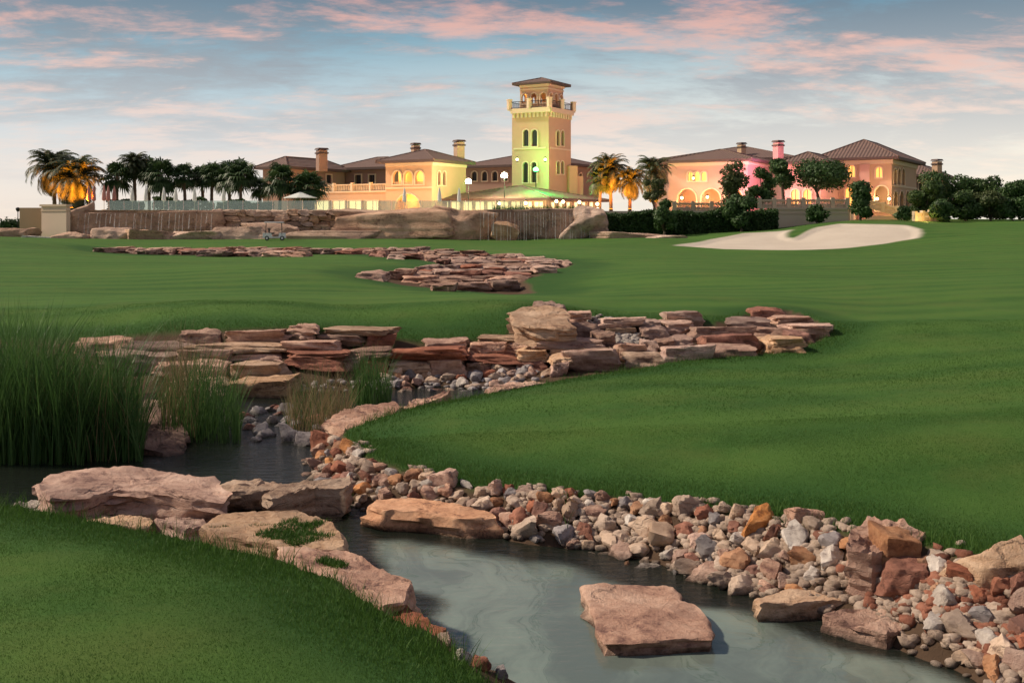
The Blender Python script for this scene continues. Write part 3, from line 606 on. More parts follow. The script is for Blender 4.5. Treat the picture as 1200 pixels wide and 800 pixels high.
def scree(name, px, n, smin, smax, mt, label, rs, cat='gravel'):
    r = np.random.default_rng(rs); P = np.array(px, float); c = r.uniform(P.min(0), P.max(0), (n*4, 2)); c = c[sdf(P, c[:, 0], c[:, 1]) < 0][:n]
    V = []; Fc = []; k = 0; seen = {}
    hs_ = np.array([hit(a, b_)[:2] for a, b_ in c[:260]]); pick = hs_[r.integers(0, len(hs_), n)]+r.normal(0, .12, (n, 2)); zz = zi(pick[:, 0], pick[:, 1])
    lo = [rock_shape(900+i, 2, .3, 6, (1, 1, 1), .05, 2, roundy=.8) for i in range(6)]
    for i in range(n):
        s = r.uniform(smin, smax); v, f = lo[i % 6]; a_ = r.uniform(0, 6.28); ca, sa = math.cos(a_), math.sin(a_)
        v = v*s*np.array((1.2, .9, .7)); v = np.column_stack((v[:, 0]*ca-v[:, 1]*sa, v[:, 0]*sa+v[:, 1]*ca, v[:, 2]))+np.array((*pick[i], zz[i]+s*.2))
        V.append(v); Fc += [tuple(q+k for q in ff) for ff in f]; k += len(v)
    return tag(own(name, np.concatenate(V), Fc, [M[mt]], True), label, cat, None, 'stuff')
scree('gravel', BANKPX, 1500, .04, .11, 'rock_beige', 'small gravel filling the gaps of the rubble bank', 11)
scree('red_gravel', [(1000,665),(1090,665),(1205,700),(1205,790),(1120,745),(1040,720)], 150, .05, .12, 'rock_red', 'dark red gravel at the end of the rubble bank', 12)
scree('creek_gravel', [(692,376),(708,376),(745,398),(760,410),(735,412),(715,395)], 260, .06, .16, 'rock_white', 'whitish gravel running down between the creek slabs', 13)
scree('marsh_gravel', [(280,455),(350,455),(640,430),(650,445),(500,472),(380,482),(300,500)], 420, .06, .14, 'rock_grey', 'dark wet gravel below the stepped ledge', 14)

# upper creek: courses of flat stones
UPX = [(112,292.5),(300,293.5),(380,289),(430,289),(500,293),(560,298),(610,301),(672,308),(660,313),(630,320),(618,328),(608,336),(598,345),(560,341),(500,335),(436,325),(430,322),(470,318),(530,314),(510,309),(470,302),(430,298),(380,298),(300,300),(200,297),(112,294.5)]
Pu = np.array(UPX); ru = random.Random(4); cnt = 0; y = 292.0
while y < 345:
    hstep = .085*(y-HZ)+1.2; x = 112
    while x < 676:
        wpx = ru.uniform(1.3, 3.4)*(hstep*1.5+3); xm = x+wpx/2
        if sdf(Pu, np.array([xm]), np.array([y+hstep*.4]))[0] < 0:
            hx, hd, hz_ = hit(xm, y+hstep)
            if 38 < hd < 104:
                mt = ru.choice(['rock_brown','rock_brown','rock_pink','rock_brown','rock_red']); lab = {'rock_brown': 'brown', 'rock_pink': 'pinkish', 'rock_red': 'reddish', 'rock_tan': 'tan'}[mt]
                w = wpx/F*hd*ru.uniform(.9, 1.1); hh = hstep/F*hd*ru.uniform(.9, 1.5); dep = max(1.1, hd*.035)
                o = link('creek_stone', blk_mesh(ru.randrange(10), mt), None, (hx, hd+dep*.4, hz_+hh*.36), ru.uniform(-.2, .2), (w, dep, hh+.16)); cnt += 1
                tag(o, size_word(wpx*2.2)+lab+(' flat stone in the far dry creek, '+('upper courses' if y < 303 else 'middle courses' if y < 318 else 'lower courses') if xm > 425 else ' flat stone in the thin creek strip '+('below the left fall' if xm < 250 else 'below the golf carts' if xm < 340 else 'below the huge overhanging boulder')), 'stone', 'flat stones of the far creek')
        x += wpx
    y += hstep*.62
# ------------------------------------------------------------------ lawn blades, reeds
M['blade'] = leafmat('grass_blades', (.028,.080,.014), (.085,.175,.030), .3, .6, .2, 1.5)
M['reed'] = leafmat('reed_green', (.028,.085,.018), (.095,.19,.050), .35, .5, .3, 2.0)
M['reed_dry'] = leafmat('reed_dry', (.14,.105,.05), (.34,.26,.14), .25, .6, .2, 2.0)
def blades(X, Y_, Z, H, Wd, lean, r, segs=1, curve=.0):
    n = len(X); a = r.uniform(0, 2*math.pi, n); la = r.uniform(0, 2*math.pi, n); ln = lean*r.uniform(.1, 1, n)*H
    dx, dy = np.cos(a)*Wd/2, np.sin(a)*Wd/2; V = []; k = segs+1
    for q in range(k):
        t = q/segs if segs > 0 else 0; w = (1-t)**.7
        ox = np.cos(la)*ln*(t**(1+curve)); oy = np.sin(la)*ln*(t**(1+curve)); oz = H*(t - curve*.28*t*t*np.clip(lean, 0, 1))
        if q < segs: V += [np.stack((X+ox-dx*w, Y_+oy-dy*w, Z+oz), -1), np.stack((X+ox+dx*w, Y_+oy+dy*w, Z+oz), -1)]
        else: V += [np.stack((X+ox, Y_+oy, Z+oz), -1)]
    m_ = len(V); VV = np.stack(V, 1).reshape(-1, 3); b0 = np.arange(n)*m_; Fc = []
    for q in range(segs-1): Fc += [np.stack((b0+2*q, b0+2*q+1, b0+2*q+3), -1), np.stack((b0+2*q, b0+2*q+3, b0+2*q+2), -1)]
    q = segs-1; Fc.append(np.stack((b0+2*q, b0+2*q+1, b0+2*q+2), -1))
    return VV, np.concatenate(Fc), np.repeat(r.uniform(0, 1, n), m_)
r = np.random.default_rng(21)
def lawn(name, n, xr, yr, h, w, label, fringe=False, powr=1.0):
    y = r.uniform(0, 1, n*2)**powr*(yr[1]-yr[0])+yr[0]; x = r.uniform(-1, 1, n*2)*.50*y
    ps = zi(x, y, PS); us = zi(x, y, US); m_ = (ps > -.02) & (us > 0) & (x > xr[0]) & (x < xr[1])
    if fringe: m_ &= (ps < .30) & (ps > -.07)
    x, y, ps = x[m_][:n], y[m_][:n], ps[m_][:n]; z = zi(x, y)-.005
    H = h*r.uniform(.5, 1.15, len(x))*(.85+.25*vnoise(np.stack((x*1.5, y*1.5, 0*x), -1), 41))*(1+1.1*sstep(.9, .4, ps))
    if fringe: H *= 1+1.2*sstep(.28, -.04, ps)
    V, Fc, a = blades(x, y, z, H, w*r.uniform(.7, 1.3, len(x)), .8, r, 2 if fringe else 1, .3)
    return tag(link(name, mesh_np(name, V, Fc, [M['blade']], False, {'rnd': a})), label, 'grass', None, 'stuff')
lawn('grass', 330000, (-9, 9), (4.6, 14), .020, .005, 'short mown grass of the near lawns', powr=.8)
lawn('far_grass', 170000, (-16, 14), (13.5, 27), .026, .010, 'short mown grass of the lawns round the creek bend', powr=.8)
lawn('grass_fringe', 90000, (-9, 14), (5.5, 28), .045, .006, 'longer grass along the edges of the banks', True)
def reeds(name, px0, px1, py0, py1, n, hmin, hmax, mat, label, seed, lean=.3, wd=.012, dome=True, group=None):
    q = np.random.default_rng(seed); px = q.uniform(px0, px1, n); py = q.uniform(py0, py1, n)
    d = dat(py, .0); x = at(px, d); y = d; z = np.maximum(zi(x, y), -.15)
    t = (px-px0)/(px1-px0)*2-1; hh = (hmin+(hmax-hmin)*q.uniform(0, 1, n)**.7)*(1-(.35*t*t if dome else 0))*(.92+.16*vnoise(np.stack((x*1.2, y*1.2, 0*x), -1), seed))
    V, Fc, a = blades(x, y, z, hh, wd*q.uniform(.6, 1.4, n), lean, q, 5, .9)
    c = np.array((V[:, 0].mean(), V[:, 1].mean(), V[:, 2].min()))
    o = link(name, mesh_np(name, V-c, Fc, [M[mat]], False, {'rnd': a}), None, tuple(c))
    return tag(o, label, 'reeds', group)
reeds('reed_bed', -60, 100, 505, 545, 3000, .8, 2.85, 'reed', 'tall dense green reed bed standing in the marsh at the frame of the steps', 1, .42, .017)
reeds('reed_bed', 70, 168, 515, 541, 1050, .8, 2.35, 'reed', 'green reeds at the thinning end of the tall reed bed', 2, .5, .016)
reeds('dry_reeds', -60, 165, 510, 542, 520, .6, 2.1, 'reed_dry', 'dry straw-coloured stalks among the tall reed bed', 3, .45, .01)
reeds('reed_clump', 185, 282, 485, 520, 900, .6, 1.9, 'reed', 'loose green reed clump in front of the steps beside the dark marsh rock', 4, .42, .013)
reeds('dry_reeds', 188, 235, 490, 516, 320, .8, 2.2, 'reed_dry', 'dry brown stalks at the side of the loose reed clump', 5, .3, .009)
reeds('dry_reeds', 335, 412, 480, 512, 700, .5, 1.5, 'reed_dry', 'brown dry grass clump beside the pale flat rock', 6, .45, .008)
reeds('reed_clump', 335, 412, 480, 508, 260, .5, 1.3, 'reed', 'sparse green blades mixed in the brown dry clump', 7, .4, .01)
reeds('reed_tuft', 410, 458, 466, 476, 420, .7, 1.55, 'reed', 'fresh green upright reed tuft before the low ledge', 8, .42, .012)
reeds('reed_sprig', 236, 243, 604, 610, 12, .3, .75, 'reed_dry', 'thin dry sprig in front of the large flat boulder', 9, .15, .008)
reeds('reed_sprig', 398, 412, 590, 606, 60, .12, .4, 'reed', 'short green tuft growing at the side of the wedge-shaped stone', 10, .5, .009)
reeds('grass_tuft', 395, 415, 618, 640, 160, .08, .26, 'reed', 'dark grass tuft hanging at the mossy ledge over the channel', 12, .7, .008)
reeds('water_sprig', 640, 664, 700, 712, 9, .06, .17, 'reed', 'few thin dark blades poking out of the channel beside the notched slab', 13, .9, .012)
reeds('reed_sprig', 655, 668, 612, 640, 14, .15, .4, 'reed', 'thin green sprig at the waterline of the rubble bank', 14, .5, .008)
# moss and grass patches on the flat ledge
def patch(px, z, n, h, label, seed):
    q = np.random.default_rng(seed); P = np.array([PX(a, b_, z) for a, b_ in px]); c = q.uniform(P.min(0), P.max(0), (n*4, 2)); c = c[sdf(P, c[:, 0], c[:, 1]) < .02*q.normal(0, 1, len(c))][:n]
    V, Fc, a = blades(c[:, 0], c[:, 1], np.full(len(c), z-.02), h*q.uniform(.5, 1.2, len(c)), .009, .9, q, 2, .4)
    return tag(link('moss_patch', mesh_np('moss_patch', V, Fc, [M['blade']], False, {'rnd': a*.4})), label, 'moss', None, 'stuff')
patch([(300,625),(335,610),(345,606),(352,612),(385,608),(360,620),(392,626),(350,637),(325,634)], .34, 2600, .05, 'green moss and grass patch on the pale tan ledge', 3)
patch([(372,655),(382,652),(408,660),(395,664)], .39, 500, .05, 'small grass patch on the long pink ledge', 4)
patch([(246,616),(300,613),(330,613),(300,616)], .34, 300, .03, 'green moss line in a crack of the pale tan ledge', 5)

# ------------------------------------------------------------------ palms and trees
M['trunk'] = plain('palm_trunk', (.16,.11,.075), .9, .4, 3.0, bmp=.6)
M['palm'] = leafmat('palm_leaf', (.020,.050,.016), (.060,.11,.035), .2, .5, .35)
M['date'] = leafmat('date_palm_leaf', (.045,.070,.035), (.11,.13,.065), .2, .5, .35)
M['bark'] = plain('bark', (.10,.075,.055), .9, .35, 4.0, bmp=.5)
M['leaf_dark'] = leafmat('leaf_dark', (.016,.045,.014), (.065,.13,.035), .2, .55, .3)
M['leaf_mid'] = leafmat('leaf_mid', (.020,.055,.015), (.075,.13,.035), .25, .55, .3)
M['leaf_olive'] = leafmat('leaf_olive', (.035,.060,.020), (.11,.14,.05), .25, .55, .3)
def feather_crown(seed, nf=46, L=3.4, droop=1.0, up=.2):
    q = random.Random(seed); V = []; Fc = []; A = []
    for i in range(nf):
        el = R(q.uniform(-62, 80)) if i > 24 else R(q.uniform(42, 88)); az = i*2.39996+q.uniform(-.2, .2); Lf = L*q.uniform(.8, 1.08); n = 15; pts = []
        p = Vector((0, 0, 0)); e = el; hd = Vector((math.cos(az), math.sin(az), 0)); rnd = q.random()
        for k in range(n+1):
            pts.append(p.copy()); dirv = hd*math.cos(e)+Vector((0, 0, 1))*math.sin(e); p = p+dirv*(Lf/n); e -= R(droop*(3.2+k*.75))
        side = Vector((-math.sin(az), math.cos(az), 0))
        for k in range(1, n+1):
            t = k/n; ll = Lf*.20*math.sin(math.pi*min(t*.9+.12, 1))**.6+.06; fw = (pts[k]-pts[k-1]).normalized(); upv = side.cross(fw)
            for sg in (-1, 1):
                for sub in (0, .5):
                    b0 = pts[k-1].lerp(pts[k], sub); tip = b0+(side*sg*.8+fw*.75+upv*(.25+q.uniform(-.25, .15))-Vector((0, 0, .15)))*ll*q.uniform(.8, 1.1); wv = fw*.11
                    j = len(V); V += [b0-wv*.6, b0+wv*.6, tip]; Fc.append((j, j+1, j+2)); A += [rnd]*3
        for k in range(n):
            j = len(V); w0 = side*.035*(1-k/n); V += [pts[k]-w0, pts[k]+w0, pts[k+1]+w0*.8, pts[k+1]-w0*.8]; Fc.append((j, j+1, j+2, j+3)); A += [rnd]*4
    return V, Fc, A
def fan_crown(seed, nf=44, L=1.15, pet=1.0):
    q = random.Random(seed); V = []; Fc = []; A = []
    for i in range(nf):
        el = R(q.uniform(-55, 80)); az = i*2.39996+q.uniform(-.25, .25); rnd = q.random()*.9
        dv = Vector((math.cos(az)*math.cos(el), math.sin(az)*math.cos(el), math.sin(el))); side = Vector((-math.sin(az), math.cos(az), 0)); upv = side.cross(dv)*-1
        c = dv*pet*q.uniform(.75, 1.1)-Vector((0, 0, .12)); Lf = L*q.uniform(.8, 1.15)
        j = len(V); w0 = side*.03; V += [Vector((0,0,0))-w0, w0.copy(), c+w0*.6, c-w0*.6]; Fc.append((j, j+1, j+2, j+3)); A += [rnd]*4
        nb = 15
        for k in range(nb):
            a0 = R(-115+230*k/(nb-1)); dr = dv*math.cos(a0)+side*math.sin(a0); ll = Lf*(1-.25*abs(a0)/2)*q.uniform(.85, 1.1)
            mid = c+dr*ll*.6+upv*.05; tip = c+dr*ll-Vector((0, 0, ll*q.uniform(.18, .5))); wv = dr.cross(upv).normalized()*.085
            j = len(V); V += [c, mid-wv, mid+wv, tip]; Fc += [(j, j+1, j+2), (j+1, j+3, j+2)]; A += [rnd]*4
    return V, Fc, A
CR = {}
for kd, fn, mt in (('feather', lambda i: feather_crown(50+i, 105), 'date'), ('fan', lambda i: fan_crown(60+i, 58), 'palm')):
    for i in range(3):
        cv, cf, ca_ = fn(i); CR[kd, i] = mesh_np('crown', np.array([tuple(v) for v in cv]), cf, [M[mt]], False, {'rnd': ca_})
def trunk_mesh(h, r0, r1, seed, bend=.25, mat='trunk', name='trunk'):
    q = random.Random(seed); bx_, by_ = q.uniform(-bend, bend), q.uniform(-bend, bend); n = 16
    mb = MB(); mb.tube([(bx_*(k/n)**2*1, by_*(k/n)**2, h*k/n-.3*(k == 0)) for k in range(n+1)], [(r0*(1.5 if k == 0 else 1)+(r1-r0)*k/n)*(1+.10*(k % 2)) for k in range(n+1)], 9)
    return mesh_np(name, mb.V, mb.F, [M[mat]], True), (bx_, by_)
TZ = 4.55                                       # level of the clubhouse terrace
def palm(px, pyb, pyt, wpx, d, kind, label, i, group='palms on the terrace', zb=None):
    zb_ = TZ if zb is None else zb; ztop = zat(pyt, d); cw = wpx/F*d
    unit = 5.6 if kind == 'feather' else 3.9; s = cw/unit*1.12
    cen = 2.6*s if kind == 'feather' else 1.75*s
    h = max(ztop-zb_-cen, 1.0); t = empty('palm_tree', (at(px, d), d, zb_), i*1.7)
    me, (bx_, by_) = trunk_mesh(h, .24 if kind == 'feather' else .2, .17, i)
    link('trunk', me, t); c_ = link('crown', CR[kind, i % (2 if kind == 'feather' else 3)], t, (bx_, by_, h-.05), i*.9, (s, s, s*random.Random(i).uniform(.95, 1.1)))
    return tag(t, label, 'palm', group)
palm(64,248,166,60,140.5,'feather','large feathery date palm lit orange from below, beside the cream wall',1)
palm(92,248,177,66,138.5,'feather','broad date palm whose hanging fronds glow orange, beside the pool end wall',2)
palm(137,245,186,40,139,'fan','dark fan palm next to the orange-lit date palms',3)
palm(158,245,174,36,140,'feather','slender tall feathery palm between fan palms',4)
for i, (px, yt, w, d) in enumerate([(175,182,36,141),(189,184,42,139),(217,188,36,140),(238,190,32,142),(248,187,36,141),(269,186,40,140),(282,183,44,138),(305,206,26,140),(328,187,46,137),(361,195,46,136)]):
    palm(px,245,yt,w,d,'fan',['first','second','third','fourth','fifth','sixth','seventh','eighth','ninth','tenth'][i]+' dark fan palm after the tall feathery palm along the glass balustrade',5+i)
palm(716,250,177,46,152,'feather','date palm with a golden-lit crown beside the tower',20)
palm(738,252,190,42,150.5,'feather','shorter golden-lit palm beside the tower palms',21)
palm(703,252,192,34,152,'fan','small fan palm against the tower wing',22)
palm(768,252,178,48,158,'feather','shaded grey-green palm in front of the pink wing',23)
def broadleaf(px, pyb, pyt, wpx, d, mat, label, seed, group='trees before the clubhouse', nleaf=4200, trunk=.3, shape='round', leaf=.40, name='broadleaf_tree'):
    q = np.random.default_rng(seed); X = at(px, d); zb_ = zat(pyb, d); zt = zat(pyt, d); H = zt-zb_; wd = wpx/F*d
    zb_ = min(zb_, zg(X, d) if zb_ < 4 else zb_)
    H = zt-zb_; t = empty(name, (X, d, zb_)); mb = MB(); h0 = H*trunk; cz = h0+(H-h0)*.5; ch = (H-h0)/2; cl_ = []
    for k in range(13):
        a = q.uniform(0, 6.28); rr = math.sqrt(q.uniform(0, 1))*.62; e = q.uniform(-.7, .75)
        if shape == 'flat': e = q.uniform(-.45, .55)
        if shape == 'cone': rr *= (1-.5*(e+.7)/1.45)
        cl_.append((wd/2*rr*math.cos(a), wd/2*rr*math.sin(a), cz+ch*e, q.uniform(.30, .5)*wd/2*(1.15 if shape == 'flat' else 1)))
    mb.tube([(0,0,-.2),(.03*wd,0,h0*.5),(0,.02*wd,h0),(0,0,h0+(H-h0)*.55)], [.035*H+.04,.028*H+.03,.022*H+.02,.02], 8)
    for c in cl_[:9]:
        s0 = Vector((0, 0, h0*q.uniform(.7, 1.2))); e0 = Vector(c[:3]); mb.tube([s0, s0.lerp(e0, .5)+Vector((0,0,.1*H*.3)), e0], [.014*H+.015,.01*H+.01,.008], 5)
    link('trunk', mesh_np('trunk', mb.V, mb.F, [M['bark']], True), t)
    ci = q.integers(0, len(cl_), nleaf); C_ = np.array(cl_)[ci]; dv = q.normal(0, 1, (nleaf, 3)); dv /= np.linalg.norm(dv, axis=1)[:, None]
    P = C_[:, :3]+dv*(C_[:, 3]*q.uniform(.35, 1.08, nleaf)**.6)[:, None]*np.array((1, 1, .8))
    a = q.normal(0, 1, (nleaf, 3)); a /= np.linalg.norm(a, axis=1)[:, None]; b_ = np.cross(a, dv); b_ /= np.linalg.norm(b_, axis=1)[:, None]+1e-9
    s = (leaf*q.uniform(.6, 1.3, nleaf))[:, None]; V = np.stack((P-a*s*.5, P+b_*s*.28, P+a*s*.5, P-b_*s*.28), 1).reshape(-1, 3)
    Fc = np.arange(nleaf*4).reshape(-1, 4); rd = np.repeat(np.clip(.5*q.uniform(0, 1, nleaf)+.5*_h(ci, ci, ci, 3)*.5+.25, 0, 1), 4)
    link('crown', mesh_np('crown', V, Fc, [M[mat]], False, {'rnd': rd}), t)
    return tag(t, label, 'tree' if name != 'shrub' else 'shrub', group)
broadleaf(857,262,187,52,136,'leaf_olive','airy olive-green tree in front of the pink arcade',31,nleaf=2600,trunk=.25)
broadleaf(893,258,196,38,138,'leaf_dark','dark slim tree left of the round clipped trees',32)
broadleaf(917,246,184,36,141,'leaf_dark','round dark tree on the balustraded terrace',33,trunk=.4)
broadleaf(957,246,187,72,140,'leaf_dark','wide umbrella-shaped dark tree above the stone balustrade',34,shape='flat',nleaf=7000,trunk=.42)
broadleaf(1008,261,213,42,131,'leaf_dark','dense dark conical shrub at the end of the white wall',35,shape='cone',trunk=.08,name='shrub')
broadleaf(778,276,231,38,127,'leaf_dark','round dark shrub standing before the clipped hedge',36,trunk=.15,name='shrub')
broadleaf(868,270,227,46,130,'leaf_dark','dark bushy shrub below the airy olive tree',37,trunk=.1,name='shrub')
broadleaf(957,261,239,30,132,'leaf_dark','low dark rounded bush against the white wall',38,trunk=.05,name='shrub',nleaf=1600)
broadleaf(766,252,205,32,142,'leaf_olive','small bushy tree lit orange beside the golden palms',39,trunk=.3,nleaf=1600)
for i, (px, yb, yt, w, d, mt, lab) in enumerate([(1082,259,214,46,139,'leaf_mid','mid green tree at the edge of the grove by the lit fence'),(1108,258,203,56,147,'leaf_dark','tall dark tree in the grove beside the small chimney'),(1138,258,205,58,150,'leaf_dark','dark dome-shaped tree in the middle of the grove'),(1166,258,208,58,146,'leaf_mid','leafy mid green tree in the grove beyond the bunker hill'),(1194,258,214,56,142,'leaf_dark','dark tree at the far end of the grove'),(1130,259,226,50,138,'leaf_mid','light green small tree at the front of the grove'),(1160,259,224,44,138,'leaf_olive','olive young tree at the front of the grove'),(1225,258,210,60,146,'leaf_dark','dark tree at the outer end of the grove'),(1186,259,228,44,137,'leaf_dark','low dark tree beside the parked carts')]):
    broadleaf(px,yb,yt,w,d,mt,lab,60+i,'trees of the grove behind the bunker hill',5200,.08)
broadleaf(1105,260,236,36,134,'leaf_dark','round blue-dark bush beside the lit fence',80,trunk=.03,name='shrub')
broadleaf(1060,258,243,24,133,'leaf_dark','small dark bush below the sloping balustrade',81,trunk=.03,name='shrub',nleaf=1200)
broadleaf(8,272,258,46,150,'leaf_dark','dark bush beside the beige wall and lamp post',82,trunk=.03,name='shrub',nleaf=1600)
broadleaf(-18,274,258,40,148,'leaf_dark','dark bush at the outer end beside the beige wall',83,trunk=.03,name='shrub',nleaf=1600)
def hedge(px0, px1, pyt, pyb, d0, d1, label, seed, n=9000, mat='leaf_dark', dep=1.6):
    q = np.random.default_rng(seed); t = q.uniform(0, 1, n); d = d0+(d1-d0)*t; x = at(px0+(px1-px0)*t, d); zt = zat(pyt, d)+.35*vnoise(np.stack((x*.7, 0*x, 0*x), -1), seed); zb_ = zi(x, d)
    face = q.uniform(0, 1, n); u1 = q.uniform(0, 1, n); top = face < .3
    y = np.where(top, d+dep*u1, d+.25*q.normal(0, 1, n)*.5); z = np.where(top, zt+.1*q.normal(0, 1, n), zb_+(zt-zb_)*u1)
    P = np.stack((x, y, z), -1); a = q.normal(0, 1, (n, 3)); a /= np.linalg.norm(a, axis=1)[:, None]; b_ = np.cross(a, q.normal(0, 1, (n, 3))); b_ /= np.linalg.norm(b_, axis=1)[:, None]
    s = (.30*q.uniform(.6, 1.3, n))[:, None]; V = np.stack((P-a*s*.5, P+b_*s*.3, P+a*s*.5, P-b_*s*.3), 1).reshape(-1, 3)
    c = np.array((P[:, 0].mean(), P[:, 1].mean(), P[:, 2].min())); e = empty('hedge', tuple(c))
    link('foliage', mesh_np('foliage', V-c, np.arange(n*4).reshape(-1, 4), [M[mat]], False, {'rnd': np.repeat(q.uniform(0, 1, n), 4)}), e)
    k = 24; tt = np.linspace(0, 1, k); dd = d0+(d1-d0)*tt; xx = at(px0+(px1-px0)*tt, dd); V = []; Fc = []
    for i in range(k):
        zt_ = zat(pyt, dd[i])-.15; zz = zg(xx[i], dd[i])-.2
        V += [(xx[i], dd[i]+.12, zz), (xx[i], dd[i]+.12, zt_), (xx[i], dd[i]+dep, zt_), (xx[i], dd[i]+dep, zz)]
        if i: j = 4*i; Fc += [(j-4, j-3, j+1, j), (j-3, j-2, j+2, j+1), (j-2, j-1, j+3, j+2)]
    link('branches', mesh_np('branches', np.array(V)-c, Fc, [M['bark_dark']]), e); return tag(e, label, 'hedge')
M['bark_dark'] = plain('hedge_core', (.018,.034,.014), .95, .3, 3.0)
hedge(702, 800, 249, 277, 129, 129, 'long dark clipped hedge between the waterfall rock and the round shrub', 5)
hedge(790, 912, 248, 272, 130, 131.5, 'dark clipped hedge above the bunker below the airy tree', 6)
# ------------------------------------------------------------------ clubhouse
M['stucco'] = plain('stucco_peach', (.47,.32,.21), .85, .10, .8, bmp=.15)
M['stucco_pink'] = plain('stucco_rose', (.50,.31,.25), .85, .10, .8, bmp=.15)
M['stucco_brown'] = plain('stucco_brown', (.30,.19,.14), .85, .12, .8, bmp=.15)
M['trim'] = plain('cast_stone_trim', (.60,.48,.34), .8, .08, 1.5)
M['cream'] = plain('cream_render', (.68,.56,.42), .85, .08, .6)
M['beige'] = plain('beige_render', (.58,.40,.24), .85, .08, .6)
M['fascia'] = plain('dark_timber_fascia', (.075,.045,.038), .7, .2, 2.0)
M['paving'] = plain('terrace_paving', (.50,.40,.30), .85, .12, 1.0)
M['iron'] = plain('dark_iron', (.02,.02,.022), .5, .2, 3.0, metal=.6)
M['white'] = plain('white_paint', (.78,.77,.74), .4, .04, 3.0)
M['dark'] = plain('dark_trim', (.03,.03,.032), .5, .2, 3.0)
M['canvas_rose'] = plain('canvas_rose', (.42,.20,.17), .9, .12, 4.0)
M['canvas_white'] = plain('canvas_white', (.62,.66,.62), .9, .06, 4.0)
m, nt, b = newmat('roof_tiles'); p = pos(nt); q_ = nd(nt, 'ShaderNodeMapping', {0: p, 2: (0, 0, R(30))}).outputs[0]
wv1 = nd(nt, 'ShaderNodeTexWave', {'Vector': q_, 'Scale': .62, 'Distortion': .3, 'Detail': 1.0}, wave_type='BANDS', bands_direction='X').outputs[1]
wv2 = nd(nt, 'ShaderNodeTexWave', {'Vector': p, 'Scale': 2.0, 'Distortion': .2}, wave_type='BANDS', bands_direction='Z').outputs[1]
tn = noise(nt, p, 1.2, 6, .7); c = mixc(nt, tn, (.10,.062,.052), (.24,.155,.125)); c = mixc(nt, mth(nt, 'MULTIPLY', mth(nt, 'POWER', wv1, 3.0), .5), c, (.07,.042,.038))
nt.links.new(c, b.inputs['Base Color']); b.inputs['Roughness'].default_value = .85; bump(nt, b, mth(nt, 'ADD', wv1, mth(nt, 'MULTIPLY', wv2, .6)), .7, .12); M['tiles'] = m
m, nt, b = newmat('window_glass'); b.inputs['Base Color'].default_value = (.03,.032,.035,1); b.inputs['Roughness'].default_value = .08; M['pane'] = m
M['pane_lit'] = emis('lit_window_glass', (1.0,.50,.12), 1.3)
M['pane_bright'] = emis('bright_shopfront_glass', (1.0,.80,.42), 1.5)
m, nt, b = newmat('balustrade_glass'); tr = nd(nt, 'ShaderNodeBsdfTransparent', {0: (.80,.90,.87)}); gl = nd(nt, 'ShaderNodeBsdfGlossy', {0: (.8,.9,.88), 'Roughness': .05}); df = nd(nt, 'ShaderNodeBsdfDiffuse', {0: (.30,.46,.42)})
mx = nd(nt, 'ShaderNodeMixShader', {0: .12, 1: tr.outputs[0], 2: gl.outputs[0]}); mx = nd(nt, 'ShaderNodeMixShader', {0: .16, 1: mx.outputs[0], 2: df.outputs[0]})
nt.links.new(mx.outputs[0], [q for q in nt.nodes if q.type == 'OUTPUT_MATERIAL'][0].inputs[0]); M['glass'] = m
TH = R(30); AX = np.array((-math.cos(TH), math.sin(TH))); BX = np.array((math.sin(TH), math.cos(TH)))
def panel_mesh(Wd, H, ops, th):
    """wall panel with real openings; x 0..Wd, z 0..H, front at y=0, back at y=th"""
    bm = bmesh.new()
    def loop(pts):
        vs_ = [bm.verts.new((x, 0, z)) for x, z in pts]
        for i in range(len(vs_)): bm.edges.new((vs_[i], vs_[(i+1) % len(vs_)]))
    loop([(0,0),(Wd,0),(Wd,H),(0,H)])
    for o in ops: loop(o)
    bmesh.ops.triangle_fill(bm, use_beauty=True, use_dissolve=False, edges=bm.edges[:], normal=(0, -1, 0))
    r_ = bmesh.ops.extrude_face_region(bm, geom=bm.faces[:]); vs_ = [v for v in r_['geom'] if isinstance(v, bmesh.types.BMVert)]
    bmesh.ops.translate(bm, verts=vs_, vec=(0, th, 0)); bmesh.ops.recalc_face_normals(bm, faces=bm.faces[:])
    bm.verts.index_update(); V = [tuple(v.co) for v in bm.verts]; Fc = [tuple(v.index for v in f.verts) for f in bm.faces]; bm.free(); return V, Fc
def arch(x, z0, w, h, arched=True, n=9):
    if not arched: return [(x-w/2, z0), (x+w/2, z0), (x+w/2, z0+h), (x-w/2, z0+h)]
    r_ = w/2; s = z0+h-r_; return [(x-w/2, z0), (x+w/2, z0)]+[(x+r_*math.cos(math.pi*k/n), s+r_*math.sin(math.pi*k/n)) for k in range(n+1)]
